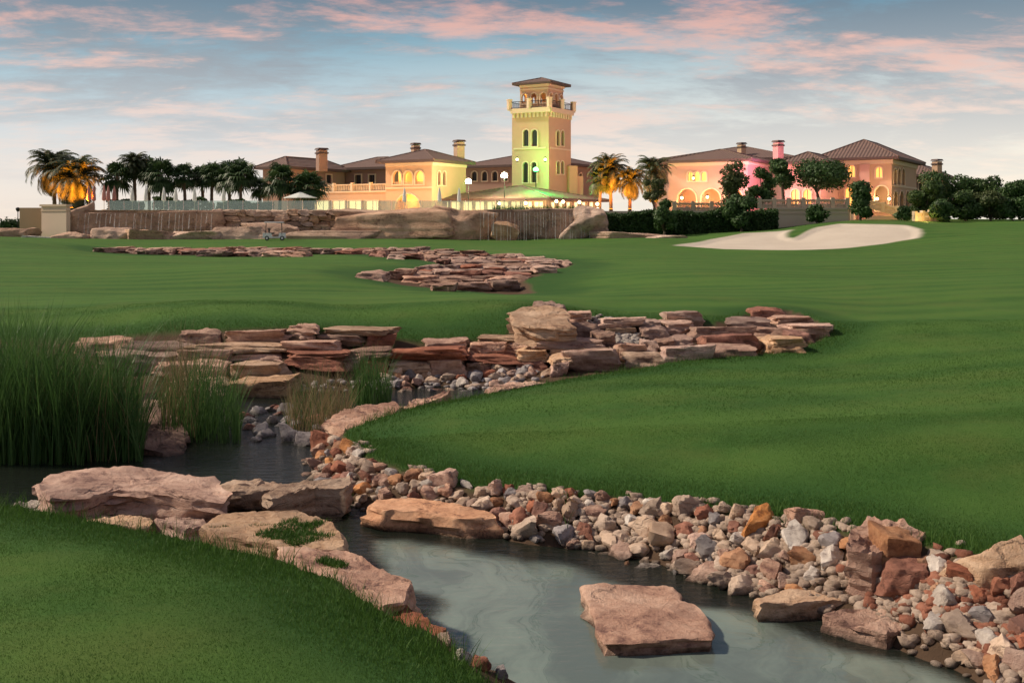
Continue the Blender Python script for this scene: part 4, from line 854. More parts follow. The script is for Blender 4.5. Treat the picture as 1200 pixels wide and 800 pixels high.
class Bld:
    def __init__(s, name, label, pc, d, pl, pr, ytop, z0=TZ, cat='building', group=None):
        s.C = np.array((at(pc, d), d)); kl = (pl-600)/F; kr = (pr-600)/F
        s.la = (s.C[0]-kl*s.C[1])/(math.cos(TH)+kl*math.sin(TH)); s.lb = (kr*s.C[1]-s.C[0])/(math.sin(TH)-kr*math.cos(TH))
        s.z0 = z0; s.z1 = zat(ytop, d); s.e = empty(name, (s.C[0], s.C[1], z0)); tag(s.e, label, cat, group)
    def t(s, face, px):
        k = (px-600)/F
        return (s.C[0]-k*s.C[1])/(math.cos(TH)+k*math.sin(TH)) if face == 'A' else (k*s.C[1]-s.C[0])/(math.sin(TH)-k*math.cos(TH))
    def pt(s, face, t, out, z):
        a, n = (AX, -BX) if face == 'A' else (BX, -AX); q = s.C+a*t+n*out; return (q[0], q[1], z)
    def dep(s, face, t): return s.pt(face, t, 0, 0)[1]
    def op(s, face, px, yt, yb, wpx, arched=True):
        t = s.t(face, px); dd = s.dep(face, t); w = abs(s.t(face, px+wpx/2)-s.t(face, px-wpx/2)); zt, zb_ = zat(yt, dd), max(zat(yb, dd), s.z0+.05); return (t, zb_, w, zt-zb_, arched)
    def add(s, name, V, Fc, mat, parent=None, smooth=False): return link(name, mesh_np(name, np.array(V, float)-np.array(s.e.location), Fc, [M[mat]], smooth), parent or s.e)
    def wall(s, face, ops, mat, th=.35, frames=True, lit='pane', trim='trim', z1=None, back=None):
        L = s.la if face == 'A' else s.lb; z1 = z1 or s.z1; f = lambda V: [s.pt(face, x, -y, s.z0+z) for x, y, z in V]
        V, Fc = panel_mesh(L, z1-s.z0, [arch(o[0], o[1]-s.z0, o[2], o[3], o[4]) for o in ops], th)
        if face == 'B': V = [(x if x > .001 else th+.003, y, z) for x, y, z in V]
        s.add('wall', f(V), Fc, mat)
        for i, o in enumerate(ops):
            if len(o) > 5 and o[5] is None: continue
            mt = o[5] if len(o) > 5 else lit
            inner = arch(o[0], o[1]-s.z0, o[2], o[3], o[4]); cx, cz = o[0], o[1]-s.z0+o[3]*.5; g_ = 1+.36/max(o[2], .6)
            outer = [(cx+(x-cx)*g_, cz+(z-cz)*(1+.34/max(o[3], 1))) for x, z in inner]; n = len(inner); fv = []; ff = []
            for (x, z) in inner: fv += [(x, -.14, z), (x, .1, z)]
            for (x, z) in outer: fv += [(x, -.14, z), (x, .003, z)]
            for k in range(n):
                k2 = (k+1) % n; ff += [(2*k, 2*k2, 2*n+2*k2, 2*n+2*k), (2*k+1, 2*k2+1, 2*k2, 2*k), (2*n+2*k, 2*n+2*k2, 2*n+2*k2+1, 2*n+2*k+1)]
            w_ = s.add('window', f(fv), ff, trim)
            if mt != 'open':
                s.add('pane', f([(x, th*.7, z) for x, z in inner]), [tuple(range(n))], mt, w_)
                if o[2] > .8: s.add('glazing_bar', f([(o[0]-.05, th*.55, o[1]-s.z0), (o[0]+.05, th*.55, o[1]-s.z0), (o[0]+.05, th*.55, o[1]-s.z0+o[3]), (o[0]-.05, th*.55, o[1]-s.z0+o[3])]), [(0,1,2,3)], 'dark', w_)
    def core(s, ia, ib, mat, z1=None):
        z1 = z1 or s.z1; V = []
        for z in (s.z0, z1-.02):
            for a, b_ in ((ib, ia), (s.la, ia), (s.la, s.lb), (ib, s.lb)):
                q = s.C+AX*a+BX*b_; V.append((q[0], q[1], z))
        s.add('inner_wall', V, [(3,2,1,0),(4,5,6,7),(0,1,5,4),(1,2,6,5),(2,3,7,6),(3,0,4,7)], mat)
    def roof(s, rise, o=.9, z=None, fas=.38, mat='tiles', a0=None, a1=None, b0=None, b1=None):
        z = z or s.z1; a0 = -o if a0 is None else a0; b0 = -o if b0 is None else b0; a1 = s.la+o if a1 is None else a1; b1 = s.lb+o if b1 is None else b1
        P = lambda a, b_, zz: (*(s.C+AX*a+BX*b_), zz); la, lb = a1-a0, b1-b0; h = min(la, lb)/2
        if la > lb: r0, r1 = (a0+h, b0+h), (a1-h, b0+h)
        else: r0, r1 = (a0+h, b0+h), (a0+h, b1-h)
        e = [(a0,b0),(a1,b0),(a1,b1),(a0,b1)]; V = [P(*q, z+fas) for q in e]+[P(*r0, z+fas+rise), P(*r1, z+fas+rise)]
        Fc = [(0,1,5,4),(1,2,5),(2,3,4,5),(3,0,4)] if la > lb else [(0,1,4),(1,2,5,4),(2,3,5),(3,0,4,5)]
        rf = s.add('roof', V, [f[::-1] for f in Fc], mat)
        k = .12; V = [P(*q, z) for q in e]+[P(*q, z+fas-.01) for q in e]
        s.add('fascia', V, [(0,1,2,3),(7,6,5,4),(4,5,1,0),(5,6,2,1),(6,7,3,2),(7,4,0,3)], 'fascia', rf)
        # ridge and hip tiles
        mb = MB(); L4 = [(0,4),(3,4 if la > lb else 5),(1,5 if la > lb else 4),(2,5),(4,5)]
        Vr = [P(*q, z+fas) for q in e]+[P(*r0, z+fas+rise), P(*r1, z+fas+rise)]
        for i, j in L4: mb.tube([Vr[i], Vr[j]], .13, 6)
        s.add('ridge_tiles', mb.V, mb.F, mat, rf); s.rf = rf; return rf
    def band(s, face, z, h, out, mat='trim', name='cornice', t0=0, t1=None):
        L = (s.la if face == 'A' else s.lb) if t1 is None else t1; V = [s.pt(face, t, o, zz) for zz in (z, z+h) for t, o in ((t0-out if t0 == 0 else t0, out), (L, out), (L, -.02), (t0, -.02))]
        if face == 'B' and t0 == 0: V = [s.pt(face, t, o, zz) for zz in (z+.003, z+h-.003) for t, o in ((.003, out), (L, out), (L, -.02), (.003, -.02))]
        return s.add(name, V, [(3,2,1,0),(4,5,6,7),(0,1,5,4),(1,2,6,5),(2,3,7,6),(3,0,4,7)], mat)
    def chimney(s, px, yt, yb, wpx, d, mat='stucco'):
        w = wpx/F*d*.8; zt, zb_ = zat(yt, d), zat(yb, d)-1.2; mb = MB(); c = (at(px, d), d)
        mb.box((*c, (zt+zb_)/2-.15), (w, w, zt-zb_-.3), TH); ch = s.add('chimney', mb.V, mb.F, mat, s.rf)
        mb = MB(); mb.box((*c, zt-.75), (w*1.22, w*1.22, .22), TH); mb.box((*c, zt-.08), (w*1.32, w*1.32, .26), TH, .8); s.add('chimney_cap', mb.V, mb.F, 'fascia', s.rf)
def lamp(px, py, d, watts, col, rad=.25, name='point_light'):
    l = bpy.data.lights.new(name, 'POINT'); l.energy = watts; l.color = col; l.shadow_soft_size = rad
    o = bpy.data.objects.new(name, l); COL.objects.link(o); p_ = W(px, py, d); o.location = tuple(p_); return o
WARM = (1.0, .50, .17); AMB = (1.0, .42, .08)
# left wing
w = Bld('clubhouse_wing', 'brown far wing of the clubhouse with a square chimney behind the fan palms', 336, 176, 308, 404, 198)
w.wall('A', [w.op('A', 322, 206, 222, 7)], 'stucco_brown'); w.wall('B', [w.op('B', 360, 226, 244, 9), w.op('B', 385, 205, 215, 6, False)], 'stucco_brown'); w.core(.5, .5, 'stucco_brown'); w.roof(1.7, 1.0); w.chimney(377, 174, 192, 13, 178, 'stucco_brown')
w = Bld('clubhouse_wing', 'long brown link wing with a set-back upper floor between far wing and pavilion', 462, 184, 396, 500, 198)
w.wall('A', [w.op('A', 420, 205, 216, 7, False), w.op('A', 436, 205, 216, 7, False)], 'stucco_brown'); w.wall('B', [], 'stucco_brown'); w.core(.5, .5, 'stucco_brown'); w.roof(1.9, 1.0)
w = Bld('balcony_block', 'low block with a balustraded balcony and bright ground-floor glazing beside the pavilion', 458, 168, 368, 490, 223)
w.wall('A', [w.op('A', x, 235.5, 247, 15, False)+('pane_bright',) for x in (378, 397, 416, 436)], 'stucco'); w.wall('B', [], 'stucco'); w.core(.5, .5, 'stucco'); w.band('A', w.z1-.25, .25, .12)
mb = MB(); nb = 46
for i in range(nb): q = w.pt('A', w.la*(i+.5)/nb, -.2, w.z1+.45); mb.box(q, (.14, .14, .8), TH)
w.add('balusters', mb.V, mb.F, 'trim'); mb = MB()
for t in np.linspace(.3, w.la-.3, 5): mb = MB(); mb.box(w.pt('A', t, -.2, w.z1+.62), (.45, .45, 1.25), TH); w.add('balcony_pier', mb.V, mb.F, 'trim')
V = [w.pt('A', t, o, z) for z in (w.z1+.85, w.z1+1.02) for t, o in ((0, -.05), (w.la, -.05), (w.la, -.35), (0, -.35))]
w.add('handrail', V, [(3,2,1,0),(4,5,6,7),(0,1,5,4),(1,2,6,5),(2,3,7,6),(3,0,4,7)], 'trim')
# pavilion
pv = Bld('clubhouse_pavilion', 'peach pavilion with a three-arched loggia over a wide arch, two chimneys', 506, 163, 452, 546, 190)
pv.wall('A', [pv.op('A', x, 200.5, 216, 10)+('open',) for x in (465.5, 478.5, 491.5)]+[pv.op('A', 478, 227, 246, 30)+('open',)], 'stucco', .4); pv.wall('B', [pv.op('B', 514, 201, 217, 3.5), pv.op('B', 520, 201, 217, 3.5)], 'stucco', .4); pv.core(3.2, 1.4, 'stucco')
pv.band('A', pv.z1-.45, .45, .16); pv.band('B', pv.z1-.45, .45, .16); pv.band('A', zat(218, 163)-.3, .22, .14, 'trim', 'string_course'); pv.roof(1.75, 1.1); pv.chimney(487, 168, 178, 10, 172); pv.chimney(538, 164.5, 187, 12, 172)
V = [pv.pt('A', t, -o, z) for z in (zat(221, 163), zat(219.5, 163)) for t, o in ((.45, .42), (pv.la-.1, .42), (pv.la-.1, 3.15), (.45, 3.15))]; pv.add('loggia_floor', V, [(3,2,1,0),(4,5,6,7),(0,1,5,4),(1,2,6,5),(2,3,7,6),(3,0,4,7)], 'paving')
mb = MB()
for i in range(22): mb.box(pv.pt('A', pv.t('A', 460)+(pv.t('A', 497)-pv.t('A', 460))*i/21, -.15, zat(215.5, 163)), (.12, .12, .8), TH)
pv.add('loggia_balusters', mb.V, mb.F, 'trim')
# main wing behind the tower
w = Bld('clubhouse_wing', 'long main wing with a tiled roof running behind the bell tower', 664, 196, 545, 702, 194)
w.wall('A', [w.op('A', x, 201, 212, 6) for x in (556, 568, 580, 592)], 'stucco_brown'); w.wall('B', [w.op('B', 680, 203, 214, 4)], 'stucco_brown'); w.core(.5, .5, 'stucco_brown'); w.roof(2.0, 1.2)
# tower
tw = Bld('bell_tower', 'tall square peach tower with a balcony and an open arched lantern on top', 643, 178, 600, 669, 127.5, TZ, 'tower')
tw.wall('A', [tw.op('A', x, 152, 171.5, 6.6) for x in (616.5, 626.5)]+[tw.op('A', x, 190, 214, 6.2) for x in (616, 626)], 'stucco'); tw.wall('B', [tw.op('B', x, 153, 171, 3.6) for x in (653.5, 658.8)]+[tw.op('B', x, 189, 204, 3.4) for x in (653.8, 658.6)], 'stucco'); tw.core(.5, .5, 'stucco')
tw.band('A', tw.z1-.5, .5, .55, 'trim', 'cornice'); tw.band('B', tw.z1-.5, .5, .55, 'trim', 'cornice')
for face, L in (('A', tw.la), ('B', tw.lb)):
    mb = MB()
    for i in range(9): mb.box(tw.pt(face, L*(i+.5)/9, .18, tw.z1-.85), (.3, .3, .7) , TH)
    tw.add('corbels', mb.V, mb.F, 'trim'); tw.band(face, zat(174, 178), .25, .1, 'trim', 'sill_course', .5, L-.3)
Lh = max(tw.la, tw.lb); cen = tw.C+AX*tw.la/2+BX*tw.lb/2; zf = tw.z1
V = []
for z in (zf, zf+.25):
    for a, b_ in ((-.55, -.55), (tw.la+.55, -.55), (tw.la+.55, tw.lb+.55), (-.55, tw.lb+.55)): q = tw.C+AX*a+BX*b_; V.append((q[0], q[1], z))
tw.add('balcony_floor', V, [(3,2,1,0),(4,5,6,7),(0,1,5,4),(1,2,6,5),(2,3,7,6),(3,0,4,7)], 'trim')
for fa, fb in [(0,0),(.5,0),(1,0),(0,.5),(0,1),(1,1),(.5,1),(1,.5)]:
    q = tw.C+AX*(tw.la*fa+(fa-.5)*.6)+BX*(tw.lb*fb+(fb-.5)*.6); mb = MB(); mb.box((q[0], q[1], zf+.95), (.62, .62, 1.4), TH); mb.box((q[0], q[1], zf+1.7), (.74, .74, .16), TH); tw.add('balcony_pier', mb.V, mb.F, 'trim')
mb = MB()
def rail(p0, p1):
    n = 26; p0 = np.array(p0); p1 = np.array(p1)
    for z in (.35, 1.35): mb.tube([(*p0, zf+z), (*p1, zf+z)], .05, 5)
    for i in range(n): q = p0+(p1-p0)*i/n; mb.tube([(*q, zf+.3), (*q, zf+1.35)], .028, 4)
cs = [tw.C+AX*(tw.la*a+(a-.5)*.6)+BX*(tw.lb*b_+(b_-.5)*.6) for a, b_ in ((0,0),(1,0),(1,1),(0,1))]
for i in range(4): rail(cs[i], cs[(i+1) % 4])
tw.add('balcony_railing', mb.V, mb.F, 'iron')
# lantern
ln = Bld('x', 'x', 643, 178, 600, 669, 127.5); bpy.data.objects.remove(ln.e); ln.e = tw.e
s_ = 5.1; ln.C = cen-AX*s_/2-BX*s_/2; ln.la = ln.lb = s_; ln.z0 = zf+.25; ln.z1 = zat(100.5, 182)
for face in 'AB':
    f2 = [(s_*(k+.5)/3, ln.z0+.9, 1.05, zat(110.5, 182)-ln.z0-.9, True, 'open') for k in range(3)]; ln.wall(face, f2, 'stucco', .3)
for fa, fb, face in ((0, 1, 'A'), (1, 0, 'B')):      # back walls of the lantern, with the same arches
    C0 = ln.C.copy(); ln.C = C0+(BX*(s_-.3) if face == 'A' else AX*(s_-.3)); ln.wall(face, [(s_*(k+.5)/3, ln.z0+.9, 1.05, zat(110.5, 182)-ln.z0-.9, True, None) for k in range(3)], 'stucco', .3); ln.C = C0
ln.band('A', zat(106.5, 182), .25, .15); ln.band('B', zat(106.5, 182), .25, .15); ln.band('A', ln.z1-.35, .35, .28); ln.band('B', ln.z1-.35, .35, .28); ln.roof(1.05, .95, fas=.3)
# buttress at the tower foot
mb = MB(); q = tw.pt('B', tw.lb+.6, .3, 0); mb.box((q[0], q[1], (TZ+zat(205, 180))/2), (2.2, 2.0, zat(205, 180)-TZ), TH); q = tw.pt('B', tw.lb-.6, .35, 0); mb.box((q[0], q[1], (TZ+zat(193, 180))/2), (1.6, 1.4, zat(193, 180)-TZ), TH); tw.add('buttress', mb.V, mb.F, 'stucco')
# terrace restaurant with a low roof
rs = Bld('terrace_restaurant', 'low tiled terrace restaurant with a brightly lit open front below the tower', 640, 158, 512, 702, 234.5)
rs.wall('A', [rs.op('A', x, 236.5, 247, 11, False)+('pane_bright',) for x in (520, 534, 548, 562, 576, 590, 604, 618, 631)], 'trim', .3); rs.wall('B', [rs.op('B', x, 237, 248, 6, False)+('pane_bright',) for x in (648, 657, 666, 675, 684, 693)], 'trim', .3); rs.core(.6, .6, 'stucco'); rs.roof(2.0, 1.3, fas=.3)
# right wing: arcade block
ar = Bld('arcade_block', 'rose block with a pair of big arches and three small arched windows', 876, 170, 783, 905, 189)
ar.wall('A', [ar.op('A', x, 201.5, 212, 5.8)+('pane_lit',) for x in (809, 817, 825)]+[ar.op('A', 805, 221.5, 247, 22)+('open',), ar.op('A', 833, 221.5, 247, 22)+('open',), ar.op('A', 860, 221.5, 247, 20)+('open',)], 'stucco_pink', .4); ar.wall('B', [], 'stucco_pink'); ar.core(3.0, .6, 'stucco_pink'); ar.band('A', ar.z1-.5, .5, .18); ar.band('B', ar.z1-.5, .5, .18); ar.roof(1.9, 1.0)
w = Bld('clubhouse_wing', 'rose upper wing with a tall chimney and a long ridge above the arcade', 925, 186, 768, 965, 187)
w.wall('A', [w.op('A', x, 194, 203, 12, False) for x in (876, 894)], 'stucco_pink'); w.wall('B', [], 'stucco_pink'); w.core(.5, .5, 'stucco_pink'); w.roof(2.6, 1.1); w.chimney(912, 165, 190, 11, 176, 'stucco_pink'); w.chimney(869, 167.5, 172, 9, 192, 'stucco')
w = Bld('entrance_porch', 'small hipped porch roof behind the umbrella-shaped tree', 962, 160, 920, 985, 192)
w.wall('A', [w.op('A', x, 222, 246, 9)+('pane_lit',) for x in (932, 946)], 'stucco_pink'); w.wall('B', [], 'stucco_pink'); w.core(.5, .5, 'stucco_pink'); w.roof(1.5, .8)
vb = Bld('clubhouse_villa', 'two-storey villa wing with arched windows and a broad tiled roof above the bunker', 1045, 165, 962, 1074, 187, 3.2)
vb.wall('A', [vb.op('A', 998, 194, 207.5, 8)+('pane_lit',), vb.op('A', 1030, 196, 208, 7.5)+('pane_lit',), vb.op('A', 1033, 218, 247, 15)+('open',), vb.op('A', 975, 218, 245, 12)+('pane_lit',), vb.op('A', 995, 220, 245, 9)+('pane_lit',)], 'stucco', .4)
vb.wall('B', [vb.op('B', x, 197.5, 217, 3.6) for x in (1048.5, 1053.2, 1058)]+[vb.op('B', x, 224, 247, 4.5) for x in (1049, 1056, 1063)], 'stucco', .4); vb.core(2.5, .8, 'stucco'); vb.band('A', vb.z1-.6, .6, .2); vb.band('B', vb.z1-.6, .6, .2); vb.roof(3.0, 1.2)
V = [vb.pt('A', t, o, z) for z in (3.2, vb.z1-.6) for t, o in ((vb.t('A', 1020), .5), (vb.t('A', 1008), .5), (vb.t('A', 1008), -.02), (vb.t('A', 1020), -.02))]; vb.add('pilaster', V, [(3,2,1,0),(4,5,6,7),(0,1,5,4),(1,2,6,5),(2,3,7,6),(3,0,4,7)], 'stucco_pink')
vb.band('B', zat(219, 168), .25, .12, 'trim', 'string_course', .6)
w = Bld('garden_lodge', 'low lodge with a tiled roof and a wide-capped chimney behind the grove', 1092, 186, 1050, 1112, 207, 3.2)
w.wall('A', [w.op('A', 1080, 213, 225, 6)], 'stucco_brown'); w.wall('B', [], 'stucco_brown'); w.core(.5, .5, 'stucco_brown'); w.roof(1.9, 1.0); w.chimney(1098, 187, 204, 10, 182, 'stucco')

# ------------------------------------------------------------------ terrace, walls, rockwork
TP = [(at(72, 131.5), 131.5), (at(706, 131.5), 131.5), (at(706, 141), 141), (at(905, 141), 141), (at(905, 136), 136), (at(996, 136), 136), (at(1000, 150), 150), (at(1012, 260), 260), (at(60, 260), 260)]
n = len(TP); V = [(x, y, .2) for x, y in TP]+[(x, y, TZ) for x, y in TP]
struct(link('terrace', mesh_np('terrace', V, [tuple(range(n, 2*n))]+[(i, (i+1) % n, n+(i+1) % n, n+i) for i in range(n)], [M['cream']])))
def straight_wall(name, p0, p1, z0, z1, th, mat, label, cap=None):
    p0, p1 = np.array(p0), np.array(p1); c = (p0+p1)/2; L = np.linalg.norm(p1-p0); a = math.atan2(*(p1-p0)[::-1]); e = empty(name, (*c, z0), a)
    mb = MB(); mb.box((0, 0, (z1-z0)/2), (L, th, z1-z0)); o = link('panel', mesh_np('panel', mb.V, mb.F, [M[mat]]), e)
    if cap: mb = MB(); mb.box((0, 0, z1-z0+.12), (L+.3, th+.3, .24)); mb.box((0, 0, z1-z0-.45), (L+.12, th+.12, .14)); link('coping', mesh_np('coping', mb.V, mb.F, [M[cap]]), e)
    return tag(e, label, 'wall')
straight_wall('garden_wall', (at(24, 130), 130), (at(54, 130), 130), 1.0, zat(243.5, 130), .5, 'beige', 'plain beige wall at the end of the terrace beside the lamp post')
straight_wall('terrace_end_wall', (at(51, 128), 128), (at(80, 126.5), 126.5), 1.0, zat(242, 127), .6, 'cream', 'cream end wall with moulded coping beside the left fall', 'trim')
straight_wall('terrace_wall', (at(906, 135.6), 135.6), (at(993, 135.6), 135.6), 2.3, zat(246, 135.6), .5, 'cream', 'cream retaining wall under the stone balustrade behind the bunker', 'trim')
def balustrade(name, p0, p1, z0, z1, label, n, piers=5, h=1.05):
    p0, p1 = np.array(p0), np.array(p1); e = empty(name, (*p0, z0)); mbs = [MB(), MB(), MB(), MB()]; a = math.atan2(*(p1-p0)[::-1])
    L3 = lambda t, dz: (*(p0+(p1-p0)*t-p0), (z1-z0)*t+dz)
    for i in range(n): q = L3((i+.5)/n, .12); mbs[0].lathe(q, [(.07,0),(.11,.18),(.05,.5),(.09,h-.3)], 6)
    for k, dz in ((1, .06), (2, h-.1)):
        pa, pb = L3(0, dz), L3(1, dz); nn = np.array((-math.sin(a), math.cos(a), 0))*.16; up = np.array((0, 0, .09)); pa, pb = np.array(pa), np.array(pb)
        mbs[k].add([pa-nn-up, pb-nn-up, pb+nn-up, pa+nn-up, pa-nn+up, pb-nn+up, pb+nn+up, pa+nn+up], [(3,2,1,0),(4,5,6,7),(0,1,5,4),(1,2,6,5),(2,3,7,6),(3,0,4,7)])
    for i in range(piers): q = L3(i/(piers-1), h*.55); mb = MB(); mb.box((0, 0, 0), (.45, .45, h*1.25), a); link('pier', mesh_np('pier', mb.V, mb.F, [M['trim']]), e, q)
    for mbb, nm in zip(mbs, ('balusters', 'bottom_rail', 'handrail')): link(nm, mesh_np(nm, mbb.V, mbb.F, [M['trim']]), e)
    return tag(e, label, 'balustrade')
zt = zat(246, 135.6)+.22
balustrade('stone_balustrade', (at(890, 136.2), 136.2), (at(993, 135.6), 135.6), zt, zt, 'pale stone balustrade above the cream retaining wall', 60, 7)
balustrade('stone_balustrade', (at(790, 141.5), 141.5), (at(856, 141.5), 141.5), TZ, TZ, 'pale stone balustrade before the big rose arches', 38, 4)
balustrade('stone_balustrade', (at(1019, 141), 141), (at(1052, 139), 139), zat(244, 141), zat(253, 139), 'stone balustrade sloping down beside the conical shrub', 26, 3)
balustrade('garden_fence', (at(1072, 134), 134), (at(1099, 136), 136), zat(261, 134), zat(258.5, 136), 'low golden-lit railing at the grove beside the round bush', 24, 4, 1.15)
straight_wall('stair_wall', (at(1016, 141.6), 141.6), (at(1054, 139.6), 139.6), 2.2, zat(253, 140.5), .5, 'cream', 'pale low wall under the sloping balustrade')

# rockwork of the terrace edge
RG = 'boulders along the terrace rockwork'
boulder('fall_wall', 84, 256, 249, 277, 128.2, 3.2, 'rock_fall', 'long dark brown wet rock face of the left fall', 801, 'rock face', 40, .05, 1, rough=.10, strata=.03)
boulder('fall_lip', 80, 258, 246.5, 250.5, 128.4, 3.4, 'rock_far', 'pale rounded rock lip along the top of the left fall', 802, 'rock', 24, .05, 1, rough=.2, ground=False)
boulder('rock_end', 72, 96, 246, 280, 127.6, 2.5, 'rock_far', 'tan rock shoulder between the cream wall and the left fall', 803, 'rock', 18, .3, 5)
e = empty('block_wall', (at(325, 129), 129, 1.2)); tag(e, 'coursed wall of rounded tan stone blocks between the two falls', 'wall')
mb = MB(); mb.box((0, 1.6, 1.55), (at(402, 129)-at(246, 129), 1.2, 3.3)); link('backing', mesh_np('backing', mb.V, mb.F, [M['rock_fall']]), e)
rb = random.Random(9); y = 246.0
for row in range(4):
    hh = [7.2, 6.6, 6.2, 6.4][row]; x = 244+rb.uniform(0, 8)
    while x < 402:
        wp = rb.uniform(9, 21); yy = y+rb.uniform(-.5, .5); me = blk_mesh(rb.randrange(10), 'rock_far')
        link('stone_block', me, e, (at(x+wp/2, 129)-at(325, 129), .55+rb.uniform(-.2, .2), zat(yy+hh/2, 129)-1.2), rb.uniform(-.06, .06), (wp/F*129*1.03, 1.3, hh/F*129*1.06)); x += wp
    y += hh
for i, (x0, x1, yt, yb, d, dep, mt, lab) in enumerate([(-8,32,268,284,124,3,'rock_far','rounded tan boulder below the beige wall'),(26,62,277,285,122,2,'rock_white','low pale grey boulder before the cream wall'),(62,100,273.5,284,122.5,2.4,'rock_far','low tan boulder before the rock shoulder'),(108,152,268,284,123.5,2.6,'rock_far','slanting tan boulder before the left fall'),(144,202,271.5,284,123,2.4,'rock_far','long low boulder before the middle of the left fall'),(198,262,271,284,123.5,2.6,'rock_far','broad boulder at the end of the left fall'),(254,312,266,284,124,3,'rock_far','tall boulder below the coursed block wall'),(300,350,265,283,125,3,'rock_far','shaded boulder behind the golf cart'),(343,442,270.5,284,123,3,'rock_far','long flat tan boulder below the block wall end'),(396,470,247,270,127,4,'rock_far','grey-tan boulder topping the end of the block wall'),(408,528,247.5,276,124.5,5,'rock_far','huge overhanging tan boulder left of the main waterfall'),(500,582,246.5,285,125,4,'rock_far','big tan boulder beside the main waterfall curtain'),(668,713,247.5,286,124,3.6,'rock_far','rounded rock shoulder closing the main waterfall'),(706,772,273,282,122,2.2,'rock_far','low pinkish boulders at the foot of the hedge'),(760,800,276,283,121,2,'rock_far','flat pinkish boulder between hedge and bunker')]):
    boulder('terrace_boulder', x0, x1, yt, yb, d, dep, mt, lab, 820+i, 'boulder', 20, .2, 6, rough=.14, strata=.03, roundy=.35, ground=not (yb < 277 and yt < 260))
boulder('waterfall_rock', 556, 690, 248.5, 285.5, 126, 4, 'rock_fall', 'wide brown rock face behind the water curtain of the main waterfall', 850, 'rock face', 36, .05, 1, rough=.12)
boulder('foot_rock', 578, 606, 262, 284, 124.2, 1.6, 'rock_tan', 'lighter rock at the foot of the main waterfall', 851, 'boulder', 14)
m, nt, b = newmat('falling_water'); tr = nd(nt, 'ShaderNodeBsdfTransparent'); df = nd(nt, 'ShaderNodeBsdfDiffuse', {0: (.75,.76,.74)}); nz = noise(nt, nd(nt, 'ShaderNodeMapping', {0: pos(nt), 3: (6, 6, .5)}).outputs[0], 1.0, 3)
mx = nd(nt, 'ShaderNodeMixShader', {0: nd(nt, 'ShaderNodeMapRange', {0: nz, 1: .3, 2: .7, 3: .03, 4: .40}).outputs[0], 1: tr.outputs[0], 2: df.outputs[0]}); nt.links.new(mx.outputs[0], [q for q in nt.nodes if q.type == 'OUTPUT_MATERIAL'][0].inputs[0]); M['falling'] = m
def fall(px0, px1, yt, yb, d, n, label, seed, wr=(.03, .10)):
    rr = random.Random(seed); e = empty('waterfall', (at((px0+px1)/2, d), d, zat(yb, d)))
    for i in range(n):
        px = px0+(px1-px0)*(i+rr.uniform(.1, .9))/n; w_ = rr.uniform(*wr); V = []; Fc = []; yend = yb-rr.choice([0, 0, 0, .25, .5])*(yb-yt)
        x0 = at(px, d)-e.location.x; zt_, zb_ = zat(yt, d)-e.location.z, zat(yend, d)-e.location.z
        for k in range(7):
            t = k/6; o_ = -.5*t**.6; ww = w_*(.6+.5*t)*rr.uniform(.8, 1.2)
            for dy in (0, .05): V += [(x0-ww/2, o_+.25+dy, zt_+(zb_-zt_)*t), (x0+ww/2, o_+.25+dy, zt_+(zb_-zt_)*t)]
            if k: j = 4*k; Fc += [(j-4, j-3, j+1, j), (j-2, j+2, j+3, j-1), (j-4, j, j+2, j-2), (j-3, j-1, j+3, j+1)]
        link('water_streak', mesh_np('water_streak', V, Fc, [M['falling']], True), e)
    return tag(e, label, 'waterfall')
fall(562, 692, 248.5, 285, 123.6, 34, 'thin curtain of water streaks falling over the wide brown rock', 3)
fall(90, 250, 250, 274, 126.2, 26, 'sparse thin water streaks on the long dark left fall', 4, (.04, .11))
# glass balustrade along the rockwork
e = empty('glass_balustrade', (at(128, 131.8), 131.8, TZ)); tag(e, 'long greenish glass balustrade along the pool terrace edge', 'balustrade'); x = 128
mbp = MB(); mbp.box((0, 0, .55), (at(145.4, 131.8)-at(128, 131.8)-.08, .025, 1.1)); pme = mesh_np('glass_panel', mbp.V, mbp.F, [M['glass']]); mbp = MB(); mbp.box((0, 0, .57), (.06, .07, 1.14)); pom = mesh_np('post', mbp.V, mbp.F, [M['white']])
for i in range(28):
    xx = at(128+i*17.4, 131.8)-at(128, 131.8); link('post', pom, e, (xx, 0, 0)); link('glass_panel', pme, e, (xx+.88, 0, 0))
# parasols
def parasol(px, d, h, mat, label, opened=False, group='closed parasols on the pool terrace'):
    e = empty('parasol', (at(px, d), d, TZ)); mb = MB(); mb.lathe((0,0,0), [(.3,0),(.3,.08),(.03,.1),(.03,h)], 8); link('pole', mesh_np('pole', mb.V, mb.F, [M['trim']]), e); mb = MB()
    if opened: mb.lathe((0,0,h-.75), [(2.0,0),(1.98,.06),(1.0,.42),(.06,.75)], 8)
    else: mb.lathe((0,0,h*.38), [(.10,0),(.26,.15),(.22,h*.3),(.10,h*.55),(.03,h*.64)], 9)
    link('canopy', mesh_np('canopy', mb.V, mb.F, [M[mat]]), e); return tag(e, label, 'parasol', group)
for px, d in [(104,133.5),(110,135),(122,133),(127,134.5),(134,135.5)]: parasol(px, d, 2.9, 'canvas_rose', 'closed rose parasol beside the orange-lit date palms')
for px, d in [(155,134),(171,135),(192,134),(206,135),(228,134),(262,135),(474,136),(515,135),(538,136)]: parasol(px, d, 2.7, 'canvas_white', 'closed pale parasol behind the glass balustrade')
parasol(352, 134.5, 2.2, 'canvas_white', 'open pale green parasol behind the glass balustrade', True, None)
